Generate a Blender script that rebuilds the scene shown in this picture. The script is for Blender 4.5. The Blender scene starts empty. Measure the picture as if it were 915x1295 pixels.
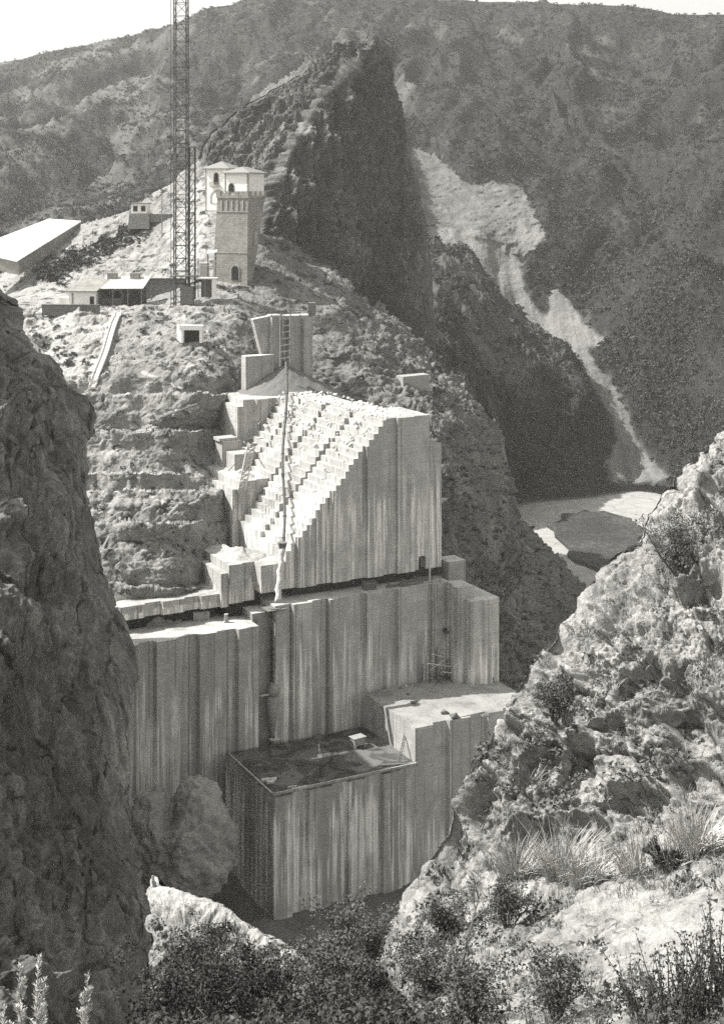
import bpy, math, random
import numpy as np
random.seed(7)
RNG = np.random.default_rng(11)
SC = bpy.context.scene
COL = SC.collection
F, CX, HY, ZC = 1800.0, 457.5, 240.0, 110.0      # camera: level, 110 m above datum

def at(px, py, Y):
    return ((px-CX)*Y/F, Y, ZC-(py-HY)*Y/F)
def atz(px, py, z):
    return at(px, py, F*(ZC-z)/(py-HY))

# ------------------------------------------------------------------ noise (numpy)
def _h(ix, iy, iz, seed):
    h = (ix.astype(np.uint32)*np.uint32(374761393) + iy.astype(np.uint32)*np.uint32(668265263)
         + iz.astype(np.uint32)*np.uint32(2147483647) + np.uint32(seed*1013904223 & 0xffffffff))
    h = (h ^ (h >> np.uint32(13)))*np.uint32(1274126177)
    h = (h ^ (h >> np.uint32(16)))*np.uint32(2246822519)
    return h ^ (h >> np.uint32(15))
def perlin(p, seed=0):
    p = np.asarray(p, dtype=np.float64)
    i = np.floor(p).astype(np.int64); f = p-i
    w = f*f*f*(f*(f*6-15)+10)
    out = 0
    for dx in (0, 1):
        wx = w[..., 0] if dx else 1-w[..., 0]
        for dy in (0, 1):
            wy = w[..., 1] if dy else 1-w[..., 1]
            for dz in (0, 1):
                wz = w[..., 2] if dz else 1-w[..., 2]
                h = _h(i[..., 0]+dx, i[..., 1]+dy, i[..., 2]+dz, seed)
                gx = (h & np.uint32(1023)).astype(np.float64)/511.5-1
                gy = ((h >> np.uint32(10)) & np.uint32(1023)).astype(np.float64)/511.5-1
                gz = ((h >> np.uint32(20)) & np.uint32(1023)).astype(np.float64)/511.5-1
                out = out + wx*wy*wz*(gx*(f[..., 0]-dx)+gy*(f[..., 1]-dy)+gz*(f[..., 2]-dz))
    return out
def fbm(p, o=5, seed=0, gain=.5, lac=2.03):
    a, s, q = 1., 0, np.asarray(p, float)
    for k in range(o):
        s = s+a*perlin(q, seed+k); a *= gain; q = q*lac+17.3
    return s
def ridged(p, o=5, seed=0, gain=.5, lac=2.07):
    a, s, q = 1., 0, np.asarray(p, float)
    for k in range(o):
        s = s+a*(1-2.2*np.abs(perlin(q, seed+k))); a *= gain; q = q*lac+11.7
    return s-1
def billow(p, o=5, seed=0, gain=.5, lac=2.05):
    a, s, q = 1., 0, np.asarray(p, float)
    for k in range(o):
        s = s+a*(np.abs(perlin(q, seed+k))*2.2-.5); a *= gain; q = q*lac+7.9
    return s
def blocks(p, seed, warp=.5, sharp=.25):
    f1, f2, cid = worley(p+warp*fbm(p*.8, 2, seed+1)[..., None], seed)
    return (cid-.5)*sstep(0, sharp, f2-f1)-.3*sstep(.12, 0, f2-f1)
def worley(p, seed=0):
    p = np.asarray(p, float); i = np.floor(p).astype(np.int64)
    f1 = np.full(p.shape[:-1], 9.); f2 = f1.copy(); cid = np.zeros(p.shape[:-1])
    for dx in (-1, 0, 1):
        for dy in (-1, 0, 1):
            for dz in (-1, 0, 1):
                c = i+np.array([dx, dy, dz])
                h = _h(c[..., 0], c[..., 1], c[..., 2], seed)
                jx = (h & np.uint32(1023))/1023.; jy = ((h >> np.uint32(10)) & np.uint32(1023))/1023.
                jz = ((h >> np.uint32(20)) & np.uint32(1023))/1023.
                d = np.sqrt((c[..., 0]+jx-p[..., 0])**2+(c[..., 1]+jy-p[..., 1])**2+(c[..., 2]+jz-p[..., 2])**2)
                m = d < f1
                f2 = np.where(m, f1, np.minimum(f2, d)); cid = np.where(m, (h % np.uint32(997))/997., cid); f1 = np.where(m, d, f1)
    return f1, f2, cid
def sstep(a, b, x):
    t = np.clip((x-a)/(b-a), 0, 1); return t*t*(3-2*t)
def inpoly(x, y, poly):
    r = np.zeros(x.shape, bool); n = len(poly)
    for k in range(n):
        x0, y0 = poly[k]; x1, y1 = poly[(k+1) % n]
        if y0 == y1: continue
        c = (y0 > y) != (y1 > y)
        r ^= c & (x < (x1-x0)*(y-y0)/(y1-y0)+x0)
    return r
def blur(a, n):
    for _ in range(n):
        a = (a+np.roll(a, 1, 0)+np.roll(a, -1, 0)+np.roll(a, 1, 1)+np.roll(a, -1, 1))/5
    return a
class TPS:
    """smooth depth from a few surveyed points"""
    def __init__(s, pts, smooth=0.0):
        P = np.array(pts, float); s.xy = P[:, :2]/100.; v = np.log(P[:, 2]); n = len(P)
        d = np.linalg.norm(s.xy[:, None]-s.xy[None], axis=2)
        K = s.k(d)+smooth*np.eye(n); Q = np.c_[np.ones(n), s.xy]
        A = np.block([[K, Q], [Q.T, np.zeros((3, 3))]])
        s.w = np.linalg.solve(A, np.r_[v, 0, 0, 0])
    def k(s, d): return d            # biharmonic in 3D: linear kernel, tame outside its points
    def __call__(s, x, y):
        q = np.stack([x, y], -1)/100.; o = s.w[-3]+s.w[-2]*q[..., 0]+s.w[-1]*q[..., 1]
        for c, w in zip(s.xy, s.w[:-3]):
            o = o+w*s.k(np.hypot(q[..., 0]-c[0], q[..., 1]-c[1]))
        return np.exp(o)
def interp(pts, x):
    p = np.array(pts, float); return np.interp(x, p[:, 0], p[:, 1])
def world(px, py, Y):
    return np.stack([(px-CX)*Y/F, Y, ZC-(py-HY)*Y/F], -1)
def outward(P, ref):
    n = normals(P); s = np.sign(np.sum(np.sign((n*np.array(ref)).sum(-1)))); return n*s
def normals(P):
    du = np.gradient(P, axis=1); dv = np.gradient(P, axis=0)
    n = np.cross(du, dv); return n/(np.linalg.norm(n, axis=-1, keepdims=True)+1e-9)

# ------------------------------------------------------------------ objects
def tag(o, label=None, cat=None, group=None, kind=None):
    if label: o['label'] = label
    if cat: o['category'] = cat
    if group: o['group'] = group
    if kind: o['kind'] = kind
    return o
def empty(name, loc, rz=0):
    o = bpy.data.objects.new(name, None); COL.objects.link(o); o.location = loc; o.rotation_euler = (0, 0, rz)
    o.empty_display_size = .5
    return o
def link(name, me, parent=None, loc=None, rz=0):
    o = bpy.data.objects.new(name, me); COL.objects.link(o)
    if parent: o.parent = parent
    if loc is not None: o.location = loc
    o.rotation_euler = (0, 0, rz)
    return o
def mesh_np(name, V, Fc, m, smooth=False, attrs=None):
    V = np.asarray(V, np.float32); Fc = np.asarray(Fc, np.int32); n, k = Fc.shape
    me = bpy.data.meshes.new(name)
    me.vertices.add(len(V)); me.vertices.foreach_set('co', V.ravel())
    me.loops.add(n*k); me.loops.foreach_set('vertex_index', Fc.ravel())
    me.polygons.add(n); me.polygons.foreach_set('loop_start', np.arange(0, n*k, k, dtype=np.int32))
    if smooth: me.polygons.foreach_set('use_smooth', np.ones(n, bool))
    me.update(calc_edges=True)
    if attrs:
        for a, v in attrs.items():
            at_ = me.attributes.new(a, 'FLOAT', 'POINT'); at_.data.foreach_set('value', np.asarray(v, np.float32).ravel())
    if m: me.materials.append(m)
    return me
def grid_mesh(name, P, m, attrs=None, flip=False, smooth=True):
    r, c = P.shape[:2]; I = np.arange(r*c).reshape(r, c)
    q = np.stack([I[:-1, :-1], I[:-1, 1:], I[1:, 1:], I[1:, :-1]], -1).reshape(-1, 4)
    if flip: q = q[:, ::-1]
    return mesh_np(name, P.reshape(-1, 3), q, m, smooth, attrs)
class MB:
    def __init__(s): s.v = []; s.f = []
    def hexa(s, p):
        b = len(s.v); s.v += [tuple(q) for q in p]
        for q in ((0, 3, 2, 1), (4, 5, 6, 7), (0, 1, 5, 4), (1, 2, 6, 5), (2, 3, 7, 6), (3, 0, 4, 7)):
            s.f.append(tuple(b+i for i in q))
    def box(s, x0, x1, y0, y1, z0, z1):
        s.hexa([(x0, y0, z0), (x1, y0, z0), (x1, y1, z0), (x0, y1, z0), (x0, y0, z1), (x1, y0, z1), (x1, y1, z1), (x0, y1, z1)])
    def prism(s, poly, z0, z1):
        n = len(poly); b = len(s.v)
        zt = z1 if hasattr(z1, '__len__') else [z1]*n
        s.v += [(x, y, z0) for x, y in poly]+[(x, y, zt[i]) for i, (x, y) in enumerate(poly)]
        s.f.append(tuple(b+i for i in range(n))[::-1]); s.f.append(tuple(b+n+i for i in range(n)))
        for i in range(n):
            j = (i+1) % n; s.f.append((b+i, b+j, b+n+j, b+n+i))
    def tube(s, p, r, n=8, caps=True):
        """p: list of points, r: radius or list"""
        p = [np.array(q, float) for q in p]; rr = r if hasattr(r, '__len__') else [r]*len(p); b = len(s.v)
        for i, q in enumerate(p):
            d = p[min(i+1, len(p)-1)]-p[max(i-1, 0)]; d = d/(np.linalg.norm(d)+1e-9)
            a = np.cross(d, (0, 0, 1.)) if abs(d[2]) < .95 else np.cross(d, (1., 0, 0)); a /= np.linalg.norm(a); c = np.cross(d, a)
            for k in range(n):
                t = 2*math.pi*k/n; s.v.append(tuple(q+rr[i]*(math.cos(t)*a+math.sin(t)*c)))
        for i in range(len(p)-1):
            for k in range(n):
                j = (k+1) % n; s.f.append((b+i*n+k, b+i*n+j, b+(i+1)*n+j, b+(i+1)*n+k))
        if caps:
            s.f.append(tuple(b+k for k in range(n))[::-1]); s.f.append(tuple(b+(len(p)-1)*n+k for k in range(n)))
    def bar(s, a, b_, w, h=None): s.tube([a, b_], [w*.7]*2, 4)
    def quad(s, *p):
        b = len(s.v); s.v += [tuple(q) for q in p]; s.f.append(tuple(range(b, b+len(p))))
    def build(s, name, m, parent=None, loc=None, rz=0, bevel=0, smooth=False):
        me = bpy.data.meshes.new(name); me.from_pydata(s.v, [], s.f); me.update()
        if m: me.materials.append(m)
        if smooth:
            for p in me.polygons: p.use_smooth = True
        o = link(name, me, parent, loc, rz)
        if bevel:
            b = o.modifiers.new('b', 'BEVEL'); b.width = bevel; b.segments = 1; b.limit_method = 'ANGLE'
        return o

# ------------------------------------------------------------------ materials
def g3(v): return (v, v*.988, v*.945, 1)
class NT:
    def __init__(s, name):
        s.m = bpy.data.materials.new(name); s.m.use_nodes = True; s.t = s.m.node_tree; s.b = s.t.nodes['Principled BSDF']
        s.b.inputs['Roughness'].default_value = .9; s.b.inputs['Specular IOR Level'].default_value = .15
    def n(s, ty, **kw):
        x = s.t.nodes.new(ty)
        for k, v in kw.items():
            if k.startswith('i_'): x.inputs[k[2:].replace('_', ' ')].default_value = v
            else: setattr(x, k, v)
        return x
    def l(s, a, b): s.t.links.new(a, b)
    def obj(s, sc=(1, 1, 1), which='Object'):
        tc = s.n('ShaderNodeTexCoord'); mp = s.n('ShaderNodeMapping'); mp.inputs['Scale'].default_value = sc
        s.l(tc.outputs[which], mp.inputs[0]); return mp.outputs[0]
    def noise(s, vec, scale, detail=6, rough=.6, dist=0):
        x = s.n('ShaderNodeTexNoise'); x.inputs['Scale'].default_value = scale; x.inputs['Detail'].default_value = detail
        x.inputs['Roughness'].default_value = rough; x.inputs['Distortion'].default_value = dist; s.l(vec, x.inputs['Vector']); return x.outputs['Fac']
    def ramp(s, fac, stops):
        x = s.n('ShaderNodeValToRGB'); e = x.color_ramp.elements
        while len(e) < len(stops): e.new(.5)
        for q, (p, v) in zip(e, stops): q.position = p; q.color = g3(v)
        s.l(fac, x.inputs[0]); return x.outputs[0]
    def mr(s, fac, a, b, c=0., d=1., smooth=True):
        x = s.n('ShaderNodeMapRange'); x.interpolation_type = 'SMOOTHSTEP' if smooth else 'LINEAR'
        for k, v in zip((1, 2, 3, 4), (a, b, c, d)): x.inputs[k].default_value = v
        s.l(fac, x.inputs[0]); return x.outputs[0]
    def math(s, op, a, b=None):
        x = s.n('ShaderNodeMath', operation=op)
        for k, v in ((0, a), (1, b)):
            if v is None: continue
            if isinstance(v, (int, float)): x.inputs[k].default_value = v
            else: s.l(v, x.inputs[k])
        return x.outputs[0]
    def mix(s, fac, a, b, mode='MIX'):
        x = s.n('ShaderNodeMix', data_type='RGBA', blend_type=mode)
        for k, v in ((0, fac), (6, a), (7, b)):
            if isinstance(v, (int, float)): x.inputs[k].default_value = v if k == 0 else g3(v)
            else: s.l(v, x.inputs[k])
        return x.outputs[2]
    def attr(s, name):
        x = s.n('ShaderNodeAttribute'); x.attribute_name = name; return x.outputs['Fac']
    def bump(s, h, strength, dist):
        x = s.n('ShaderNodeBump'); x.inputs['Strength'].default_value = strength; x.inputs['Distance'].default_value = dist
        s.l(h, x.inputs['Height']); s.l(x.outputs[0], s.b.inputs['Normal'])
    def col(s, c): s.l(c, s.b.inputs['Base Color']); return s.m
def rock_mat(name, lo, mid, hi, sc=1., bump=.6, bd=.3, attr=None, av=.45, veg=None, crack=.45, zs=1.):
    """mottled rock: broad tone, mid blotches, cracks, fine grain; sizes in metres via sc"""
    t = NT(name); v = t.obj((1, 1, zs))
    a = t.noise(v, .11/sc, 5, .6); b = t.noise(v, .9/sc, 8, .68, .4); c = t.noise(v, 5/sc, 6, .7)
    k = t.math('ADD', t.math('MULTIPLY', a, .45), t.math('MULTIPLY', b, .55))
    k = t.math('ADD', t.math('MULTIPLY', k, .72), t.math('MULTIPLY', c, .28))
    base = t.ramp(k, [(.34, lo), (.5, mid), (.66, hi)])
    vo = t.n('ShaderNodeTexVoronoi', feature='DISTANCE_TO_EDGE'); vo.inputs['Scale'].default_value = .5/sc
    wv = t.n('ShaderNodeMix', data_type='VECTOR'); wv.inputs[0].default_value = .25/sc if .25/sc < .5 else .5
    ncol = t.n('ShaderNodeTexNoise'); ncol.inputs['Scale'].default_value = .6/sc; t.l(v, ncol.inputs['Vector'])
    t.l(v, wv.inputs[4]); t.l(ncol.outputs['Color'], wv.inputs[5]); t.l(wv.outputs[1], vo.inputs['Vector'])
    base = t.mix(t.math('MULTIPLY', t.mr(vo.outputs['Distance'], 0, .07, crack, 0), t.mr(b, .42, .58)), base, lo*.4)
    if attr:
        base = t.mix(t.attr(attr), base, t.ramp(k, [(.3, av*.62), (.5, av*.9), (.7, av*1.2)]))
    if veg:
        geo = t.n('ShaderNodeNewGeometry'); sx = t.n('ShaderNodeSeparateXYZ'); t.l(geo.outputs['Normal'], sx.inputs[0])
        f = t.math('MULTIPLY', t.mr(t.noise(v, .5/sc, 6, .7), .52, .6), t.mr(sx.outputs[2], .2, .55))
        base = t.mix(f, base, t.ramp(c, [(.35, veg*.5), (.6, veg*1.5)]))
    h = t.math('ADD', b, t.math('MULTIPLY', c, .45))
    t.bump(h, bump, bd)
    return t.col(base)
def plain(name, v, var=.25, sc=2., bump=.2, bd=.03, rough=.9):
    t = NT(name); vec = t.obj(); k = t.noise(vec, sc, 6, .65)
    t.b.inputs['Roughness'].default_value = rough
    t.bump(k, bump, bd)
    return t.col(t.ramp(k, [(.3, v*(1-var)), (.5, v), (.7, v*(1+var))]))
def concrete(name, base=.27, streak=.62, top=.5, amount=1., lift=1.5, start=.8, wet=False):
    """mass concrete: form-board grain, lift lines, white lime runs that begin at ragged heights"""
    t = NT(name); tc = t.n('ShaderNodeTexCoord'); sp = t.n('ShaderNodeSeparateXYZ'); t.l(tc.outputs['Object'], sp.inputs[0])
    sg = t.n('ShaderNodeSeparateXYZ'); t.l(tc.outputs['Generated'], sg.inputs[0])
    s = t.math('ADD', sp.outputs[0], t.math('MULTIPLY', sp.outputs[1], .93))
    def cv(ks, kz, off=0):
        c = t.n('ShaderNodeCombineXYZ'); t.l(t.math('MULTIPLY', s, ks), c.inputs[0]); t.l(t.math('MULTIPLY', sp.outputs[2], kz), c.inputs[2])
        c.inputs[1].default_value = off; return c.outputs[0]
    v = t.obj()
    blot = t.noise(v, .35, 6, .65); fine = t.noise(v, 4., 5, .7); board = t.noise(cv(.15, 7.), 1., 2, .5)
    k = t.math('ADD', t.math('MULTIPLY', blot, .6), t.math('ADD', t.math('MULTIPLY', fine, .25), t.math('MULTIPLY', board, .15)))
    c0 = t.ramp(k, [(.36, base*.66), (.5, base), (.64, base*1.28)])
    # lift joints
    fr = t.math('FRACT', t.math('MULTIPLY', t.math('ADD', sp.outputs[2], t.math('MULTIPLY', blot, .04)), 1./lift))
    ln = t.mr(fr, .0, .09, .55, 0)
    c0 = t.mix(t.math('MULTIPLY', ln, t.mr(blot, .4, .6)), c0, base*.42)
    # each lift slightly different in tone
    liftid = t.math('FLOOR', t.math('MULTIPLY', sp.outputs[2], 1./lift)); pan = t.math('FLOOR', t.math('MULTIPLY', s, 1/3.3))
    wn = t.n('ShaderNodeTexWhiteNoise', noise_dimensions='2D'); cc = t.n('ShaderNodeCombineXYZ'); t.l(liftid, cc.inputs[0]); t.l(pan, cc.inputs[1]); t.l(cc.outputs[0], wn.inputs['Vector'])
    c0 = t.mix(t.math('MULTIPLY', wn.outputs['Value'], .35), c0, base*.7)
    wp = t.n('ShaderNodeTexWhiteNoise', noise_dimensions='1D'); t.l(t.math('FLOOR', t.math('MULTIPLY', s, 1/2.9)), wp.inputs['W'])
    c0 = t.mix(t.mr(wp.outputs['Value'], .35, 1., 0, .5), c0, base*.62)
    jf = t.math('FRACT', t.math('MULTIPLY', s, 1/2.9)); key_shade = t.math('ADD', jf, t.math('MULTIPLY', t.math('SUBTRACT', t.noise(cv(.0, .25, 4.), 1., 3, .6), .5), .06))
    c0 = t.mix(t.mr(key_shade, .02, .10, .75, 0), c0, base*.36)  # dark edge by each key, its shade painted into the colour
    # dark damp runs
    dk = t.mr(t.noise(cv(1.3, .05, 9.), 1., 4, .6), .54, .66)
    c0 = t.mix(t.math('MULTIPLY', dk, .6), c0, base*.45)
    # lime runs
    cqn = t.n('ShaderNodeCombineXYZ'); t.l(t.math('MULTIPLY', t.math('FLOOR', t.math('MULTIPLY', t.math('ADD', s, t.math('MULTIPLY', blot, .5)), 1.9)), .41), cqn.inputs[0]); cq = cqn.outputs[0]
    st = t.math('SUBTRACT', t.math('ADD', start, t.math('MULTIPLY', t.math('SUBTRACT', t.noise(cq, 1., 4, .8), .5), 1.7)), sg.outputs[2])
    strt = t.mr(st, -.02, .13)
    w1 = t.mr(t.noise(cv(1.0, .022, 5.), 1., 5, .72), .45, .56); w2 = t.mr(t.noise(cv(4.5, .07, 7.), 1., 4, .7), .36, .58, .35, 1)
    wk = t.mr(t.noise(cv(.2, .09, 2.), 1., 3, .65), .34, .54, .08, 1)
    run = t.math('MULTIPLY', t.math('MULTIPLY', strt, w1), t.math('MULTIPLY', w2, wk))
    c0 = t.mix(t.math('MULTIPLY', run, .92*amount), c0, streak)
    geo = t.n('ShaderNodeNewGeometry'); sn = t.n('ShaderNodeSeparateXYZ'); t.l(geo.outputs['True Normal'], sn.inputs[0])
    c1 = t.ramp(t.math('ADD', t.math('MULTIPLY', blot, .6), t.math('MULTIPLY', fine, .4)), [(.33, top*.45), (.5, top), (.64, top*1.25)])
    if wet:
        pu = t.noise(v, .22, 5, .6, 1.2); c1 = t.mix(t.mr(pu, .5, .56, 0, .85), c1, t.ramp(fine, [(.3, .11), (.7, .2)])); c1 = t.mix(t.mr(pu, .44, .40, 0, .9), c1, .028)
        t.l(t.mr(pu, .44, .40, .85, .25), t.b.inputs['Roughness'])
    t.bump(t.math('ADD', t.math('MULTIPLY', fine, .6), board), .35, .08)
    return t.col(t.mix(t.mr(sn.outputs[2], .5, .7), c0, c1))

M = {}
M['conc'] = concrete('streaked_concrete', .44, .92, .42, 1., 1.5, .80)
M['conc_hi'] = concrete('upper_concrete', .43, .92, .35, 1., 1.5, .55)
M['conc_plain'] = concrete('plain_concrete', .35, .6, .5, .35, 1.5, .7)
M['conc_c'] = concrete('side_block_concrete', .42, .85, .27, 1., 1.5, .42)
M['conc_wet'] = concrete('front_block_concrete', .38, .88, .075, 1.1, 1.5, .92, True)
M['tar'] = plain('dark_joint', .035, .3, 1.5)  # near-black strip set back under the upper blocks
def stone_mat(name, v, cw=.9, ch=.42):
    t = NT(name); vec = t.obj(); k = t.noise(vec, 2.5, 6, .65); big = t.noise(vec, .35, 4, .6)
    tc = t.n('ShaderNodeTexCoord'); sp = t.n('ShaderNodeSeparateXYZ'); t.l(tc.outputs['Object'], sp.inputs[0]); cb = t.n('ShaderNodeCombineXYZ')
    t.l(t.math('ADD', sp.outputs[0], sp.outputs[1]), cb.inputs[0]); t.l(sp.outputs[2], cb.inputs[1])
    br = t.n('ShaderNodeTexBrick'); t.l(cb.outputs[0], br.inputs['Vector']); br.inputs['Scale'].default_value = 1; br.inputs['Brick Width'].default_value = cw; br.inputs['Row Height'].default_value = ch; br.inputs['Mortar Size'].default_value = .035
    br.inputs['Color1'].default_value = g3(v*1.1); br.inputs['Color2'].default_value = g3(v*.9); br.inputs['Mortar'].default_value = g3(v*.8)
    c = t.mix(1., br.outputs['Color'], t.ramp(t.math('ADD', t.math('MULTIPLY', k, .5), t.math('MULTIPLY', big, .5)), [(.32, .55), (.5, 1.), (.66, 1.3)]), 'MULTIPLY')
    t.bump(k, .4, .06); return t.col(c)
M['masonry'] = stone_mat('tower_stone', .25)
M['white'] = plain('limewash', .74, .06, 1.5, .1)
M['roof'] = plain('tile_roof', .22, .2, 4., .3)
M['shed_roof'] = plain('sheet_roof', .62, .05, .6, .1, .03, .45)
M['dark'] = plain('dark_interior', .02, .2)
M['wood'] = plain('weathered_timber', .16, .35, 6.)
M['pale_wood'] = plain('pale_timber', .55, .2, 5.)
M['steel'] = plain('dark_steel', .045, .3, 8., .1, .02, .6)
M['pipe'] = plain('pipe_steel', .09, .4, 3., .1, .02, .6)
M['pipe_lime'] = plain('limed_pipe', .5, .35, 2.5)
M['grey_wall'] = plain('rubble_wall', .13, .35, 2.5, .5, .1)
M['render'] = plain('grey_render', .3, .2, 2.)

# ------------------------------------------------------------------ camera, light, air
cam = bpy.data.cameras.new('camera'); co = bpy.data.objects.new('camera', cam); COL.objects.link(co); SC.camera = co
co.location = (0, 0, ZC); co.rotation_euler = (math.pi/2, 0, 0)
cam.sensor_fit = 'VERTICAL'; cam.sensor_height = 36; cam.lens = 36*F/1295.; cam.shift_y = -(647.5-HY)/1295.
cam.clip_start = .2; cam.clip_end = 6000
SUN_EL, SUN_AZ = math.radians(50), math.radians(275)     # azimuth clockwise from +Y
S = (math.sin(SUN_AZ)*math.cos(SUN_EL), math.cos(SUN_AZ)*math.cos(SUN_EL), math.sin(SUN_EL))
sl = bpy.data.lights.new('sun', 'SUN'); sl.energy = 4.6; sl.angle = math.radians(.5); sl.color = (1, .985, .955)
so = bpy.data.objects.new('sun', sl); COL.objects.link(so)
from mathutils import Vector
so.rotation_euler = Vector(S).to_track_quat('Z', 'Y').to_euler(); so.location = (-200, 60, 330)
w = bpy.data.worlds.new('World'); SC.world = w; w.use_nodes = True; nt = w.node_tree
sk = nt.nodes.new('ShaderNodeTexSky'); sk.sky_type = 'NISHITA'; sk.sun_disc = False; sk.sun_elevation = SUN_EL; sk.sun_rotation = SUN_AZ
sk.air_density = 1.5; sk.dust_density = 3.0
bw = nt.nodes.new('ShaderNodeRGBToBW'); bg = nt.nodes['Background']; bg.inputs[1].default_value = .15
cmb = nt.nodes.new('ShaderNodeMix'); cmb.data_type = 'RGBA'; cmb.blend_type = 'MULTIPLY'; cmb.inputs[0].default_value = 1; cmb.inputs[7].default_value = (1, .99, .95, 1)
nt.links.new(sk.outputs[0], bw.inputs[0]); nt.links.new(bw.outputs[0], cmb.inputs[6]); nt.links.new(cmb.outputs[2], bg.inputs[0])
vs = SC.view_settings; vs.view_transform = 'Standard'; vs.look = 'None'; vs.gamma = 1; vs.use_curve_mapping = False; vs.exposure = .9
HAZE = 0.00022
def build_haze():
    mb = MB(); mb.box(-900, 900, -40, 1250, 10.6, 275)
    m = bpy.data.materials.new('haze_air'); m.use_nodes = True; t = m.node_tree; t.nodes.remove(t.nodes['Principled BSDF'])
    pv = t.nodes.new('ShaderNodeVolumePrincipled'); pv.inputs['Color'].default_value = (.97, .96, .93, 1); pv.inputs['Density'].default_value = HAZE
    pv.inputs['Anisotropy'].default_value = .6
    t.links.new(pv.outputs[0], t.nodes['Material Output'].inputs['Volume'])
    o = mb.build('haze', m); tag(o, kind='stuff', label='thin pale haze filling the whole gorge', cat='haze')
build_haze()
SC.cycles.use_denoising = False; SC.cycles.denoising_input_passes = 'RGB_ALBEDO_NORMAL'; SC.cycles.denoising_prefilter = 'ACCURATE'; SC.cycles.use_adaptive_sampling = False; SC.cycles.sample_clamp_indirect = 2.5; SC.cycles.sample_clamp_direct = 12; SC.cycles.volume_bounces = 1; SC.cycles.max_bounces = 6; SC.cycles.diffuse_bounces = 3

# ================================================================== TERRAIN
def struct(o): o['kind'] = 'structure'; return o
# ---- riverbed and gorge floor
M['river'] = rock_mat('river_sand', .2, .31, .4, 4., .2, .1)
g = 24
xs = np.linspace(-900, 900, 181); ys = np.linspace(-60, 1240, 131)
X, Y = np.meshgrid(xs, ys); P = np.stack([X, Y, np.full(X.shape, 13.)], -1)
P[..., 2] += .35*fbm(P*np.array([.02, .02, 1]), 3, 5)-.2
struct(link('riverbed', grid_mesh('riverbed', P, M['river'], flip=False)))
fl = []
xs = np.linspace(-45, 60, 211); ys = np.linspace(120, 225, 211); X, Y = np.meshgrid(xs, ys)
P = np.stack([X, Y, np.full(X.shape, 14.6)], -1); P[..., 2] += .8*fbm(P*.16, 5, 3)+.5*np.abs(fbm(P*.6, 3, 8))
M['earth'] = rock_mat('gorge_floor_earth', .09, .15, .22, .7, .8, .2)
struct(link('gorge_floor', grid_mesh('gorge_floor', P, M['earth'])))

# ---- far mountain
RIDGE = [(-400, 150), (-260, 128), (-100, 98), (0, 80), (60, 67), (110, 61), (150, 52), (190, 41), (225, 30), (270, 12), (310, 2), (350, -6), (420, -3), (480, 1), (560, 2), (640, 3), (760, 5), (800, 8), (860, 12), (915, 14), (1000, 20), (1300, 40)]
BASE = [(-400, 520), (500, 520), (540, 560), (600, 640), (660, 622), (700, 616), (830, 612), (1300, 640)]
mt = TPS([(-400, 140, 960), (-260, 128, 940), (0, 80, 920), (200, 40, 900), (310, 2, 880), (480, 1, 850), (640, 3, 830), (915, 14, 800), (1300, 40, 760),
          (0, 200, 640), (-260, 200, 660), (200, 200, 620), (500, 190, 640), (600, 200, 632), (700, 200, 640), (915, 200, 590), (1300, 200, 540),
          (0, 300, 520), (200, 300, 500), (540, 300, 565), (600, 300, 560), (700, 300, 560), (800, 300, 545), (915, 300, 515), (570, 345, 528), (592, 305, 566), (628, 342, 556), (652, 382, 543),
          (0, 400, 430), (-260, 400, 450), (300, 400, 430), (560, 400, 462), (650, 425, 520), (610, 420, 482), (700, 425, 522), (770, 400, 520), (915, 400, 465), (1300, 400, 420),
          (560, 500, 420), (640, 480, 462), (700, 495, 478), (750, 500, 490), (790, 530, 482), (860, 500, 470), (915, 500, 440),
          (0, 520, 380), (560, 600, 400), (660, 610, 446), (750, 570, 462), (800, 600, 468), (860, 590, 455), (915, 600, 425), (1300, 620, 360)])
cols = np.arange(-400, 1300, 1.7); tt = np.linspace(0, 1, 420)**1.0
PX, T = np.meshgrid(cols, tt)
ry = interp(RIDGE, PX); by = interp(BASE, PX); PY = ry+T*(by-ry)
YY = mt(PX, PY); P = world(PX, PY, YY)
CUT = [(513, 188), (545, 194), (566, 212), (592, 233), (640, 230), (662, 237), (672, 262), (690, 300), (668, 322), (640, 320), (600, 296), (538, 292), (528, 250)]
SCREE = [(536, 288), (605, 292), (640, 312), (668, 340), (690, 362), (708, 366), (738, 408), (766, 437), (742, 442), (768, 478), (790, 512), (800, 545), (815, 570), (846, 608), (770, 608), (764, 585), (780, 558), (768, 528), (744, 490), (726, 456), (712, 430), (690, 436), (668, 425), (648, 408), (624, 366), (590, 328), (545, 322)]
ISL = [(655, 337), (676, 330), (692, 350), (693, 397), (680, 392), (662, 368)]
jx = 4*perlin(P*.05, 40)+4*fbm(P*.25, 4, 41, .7); jy = 4*perlin(P*.05, 42)+4*fbm(P*.25, 4, 43, .7)
cut = inpoly(PX+jx, PY+jy, CUT).astype(float)
scr = (inpoly(PX+jx*.8, PY+jy*.8, SCREE) & ~inpoly(PX+jx, PY+jy, ISL)).astype(float)
sb = np.clip(blur(np.maximum(scr, cut), 10), 0, 1); sbw = np.clip(2.2*blur(np.maximum(scr, cut), 70), 0, 1)
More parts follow.
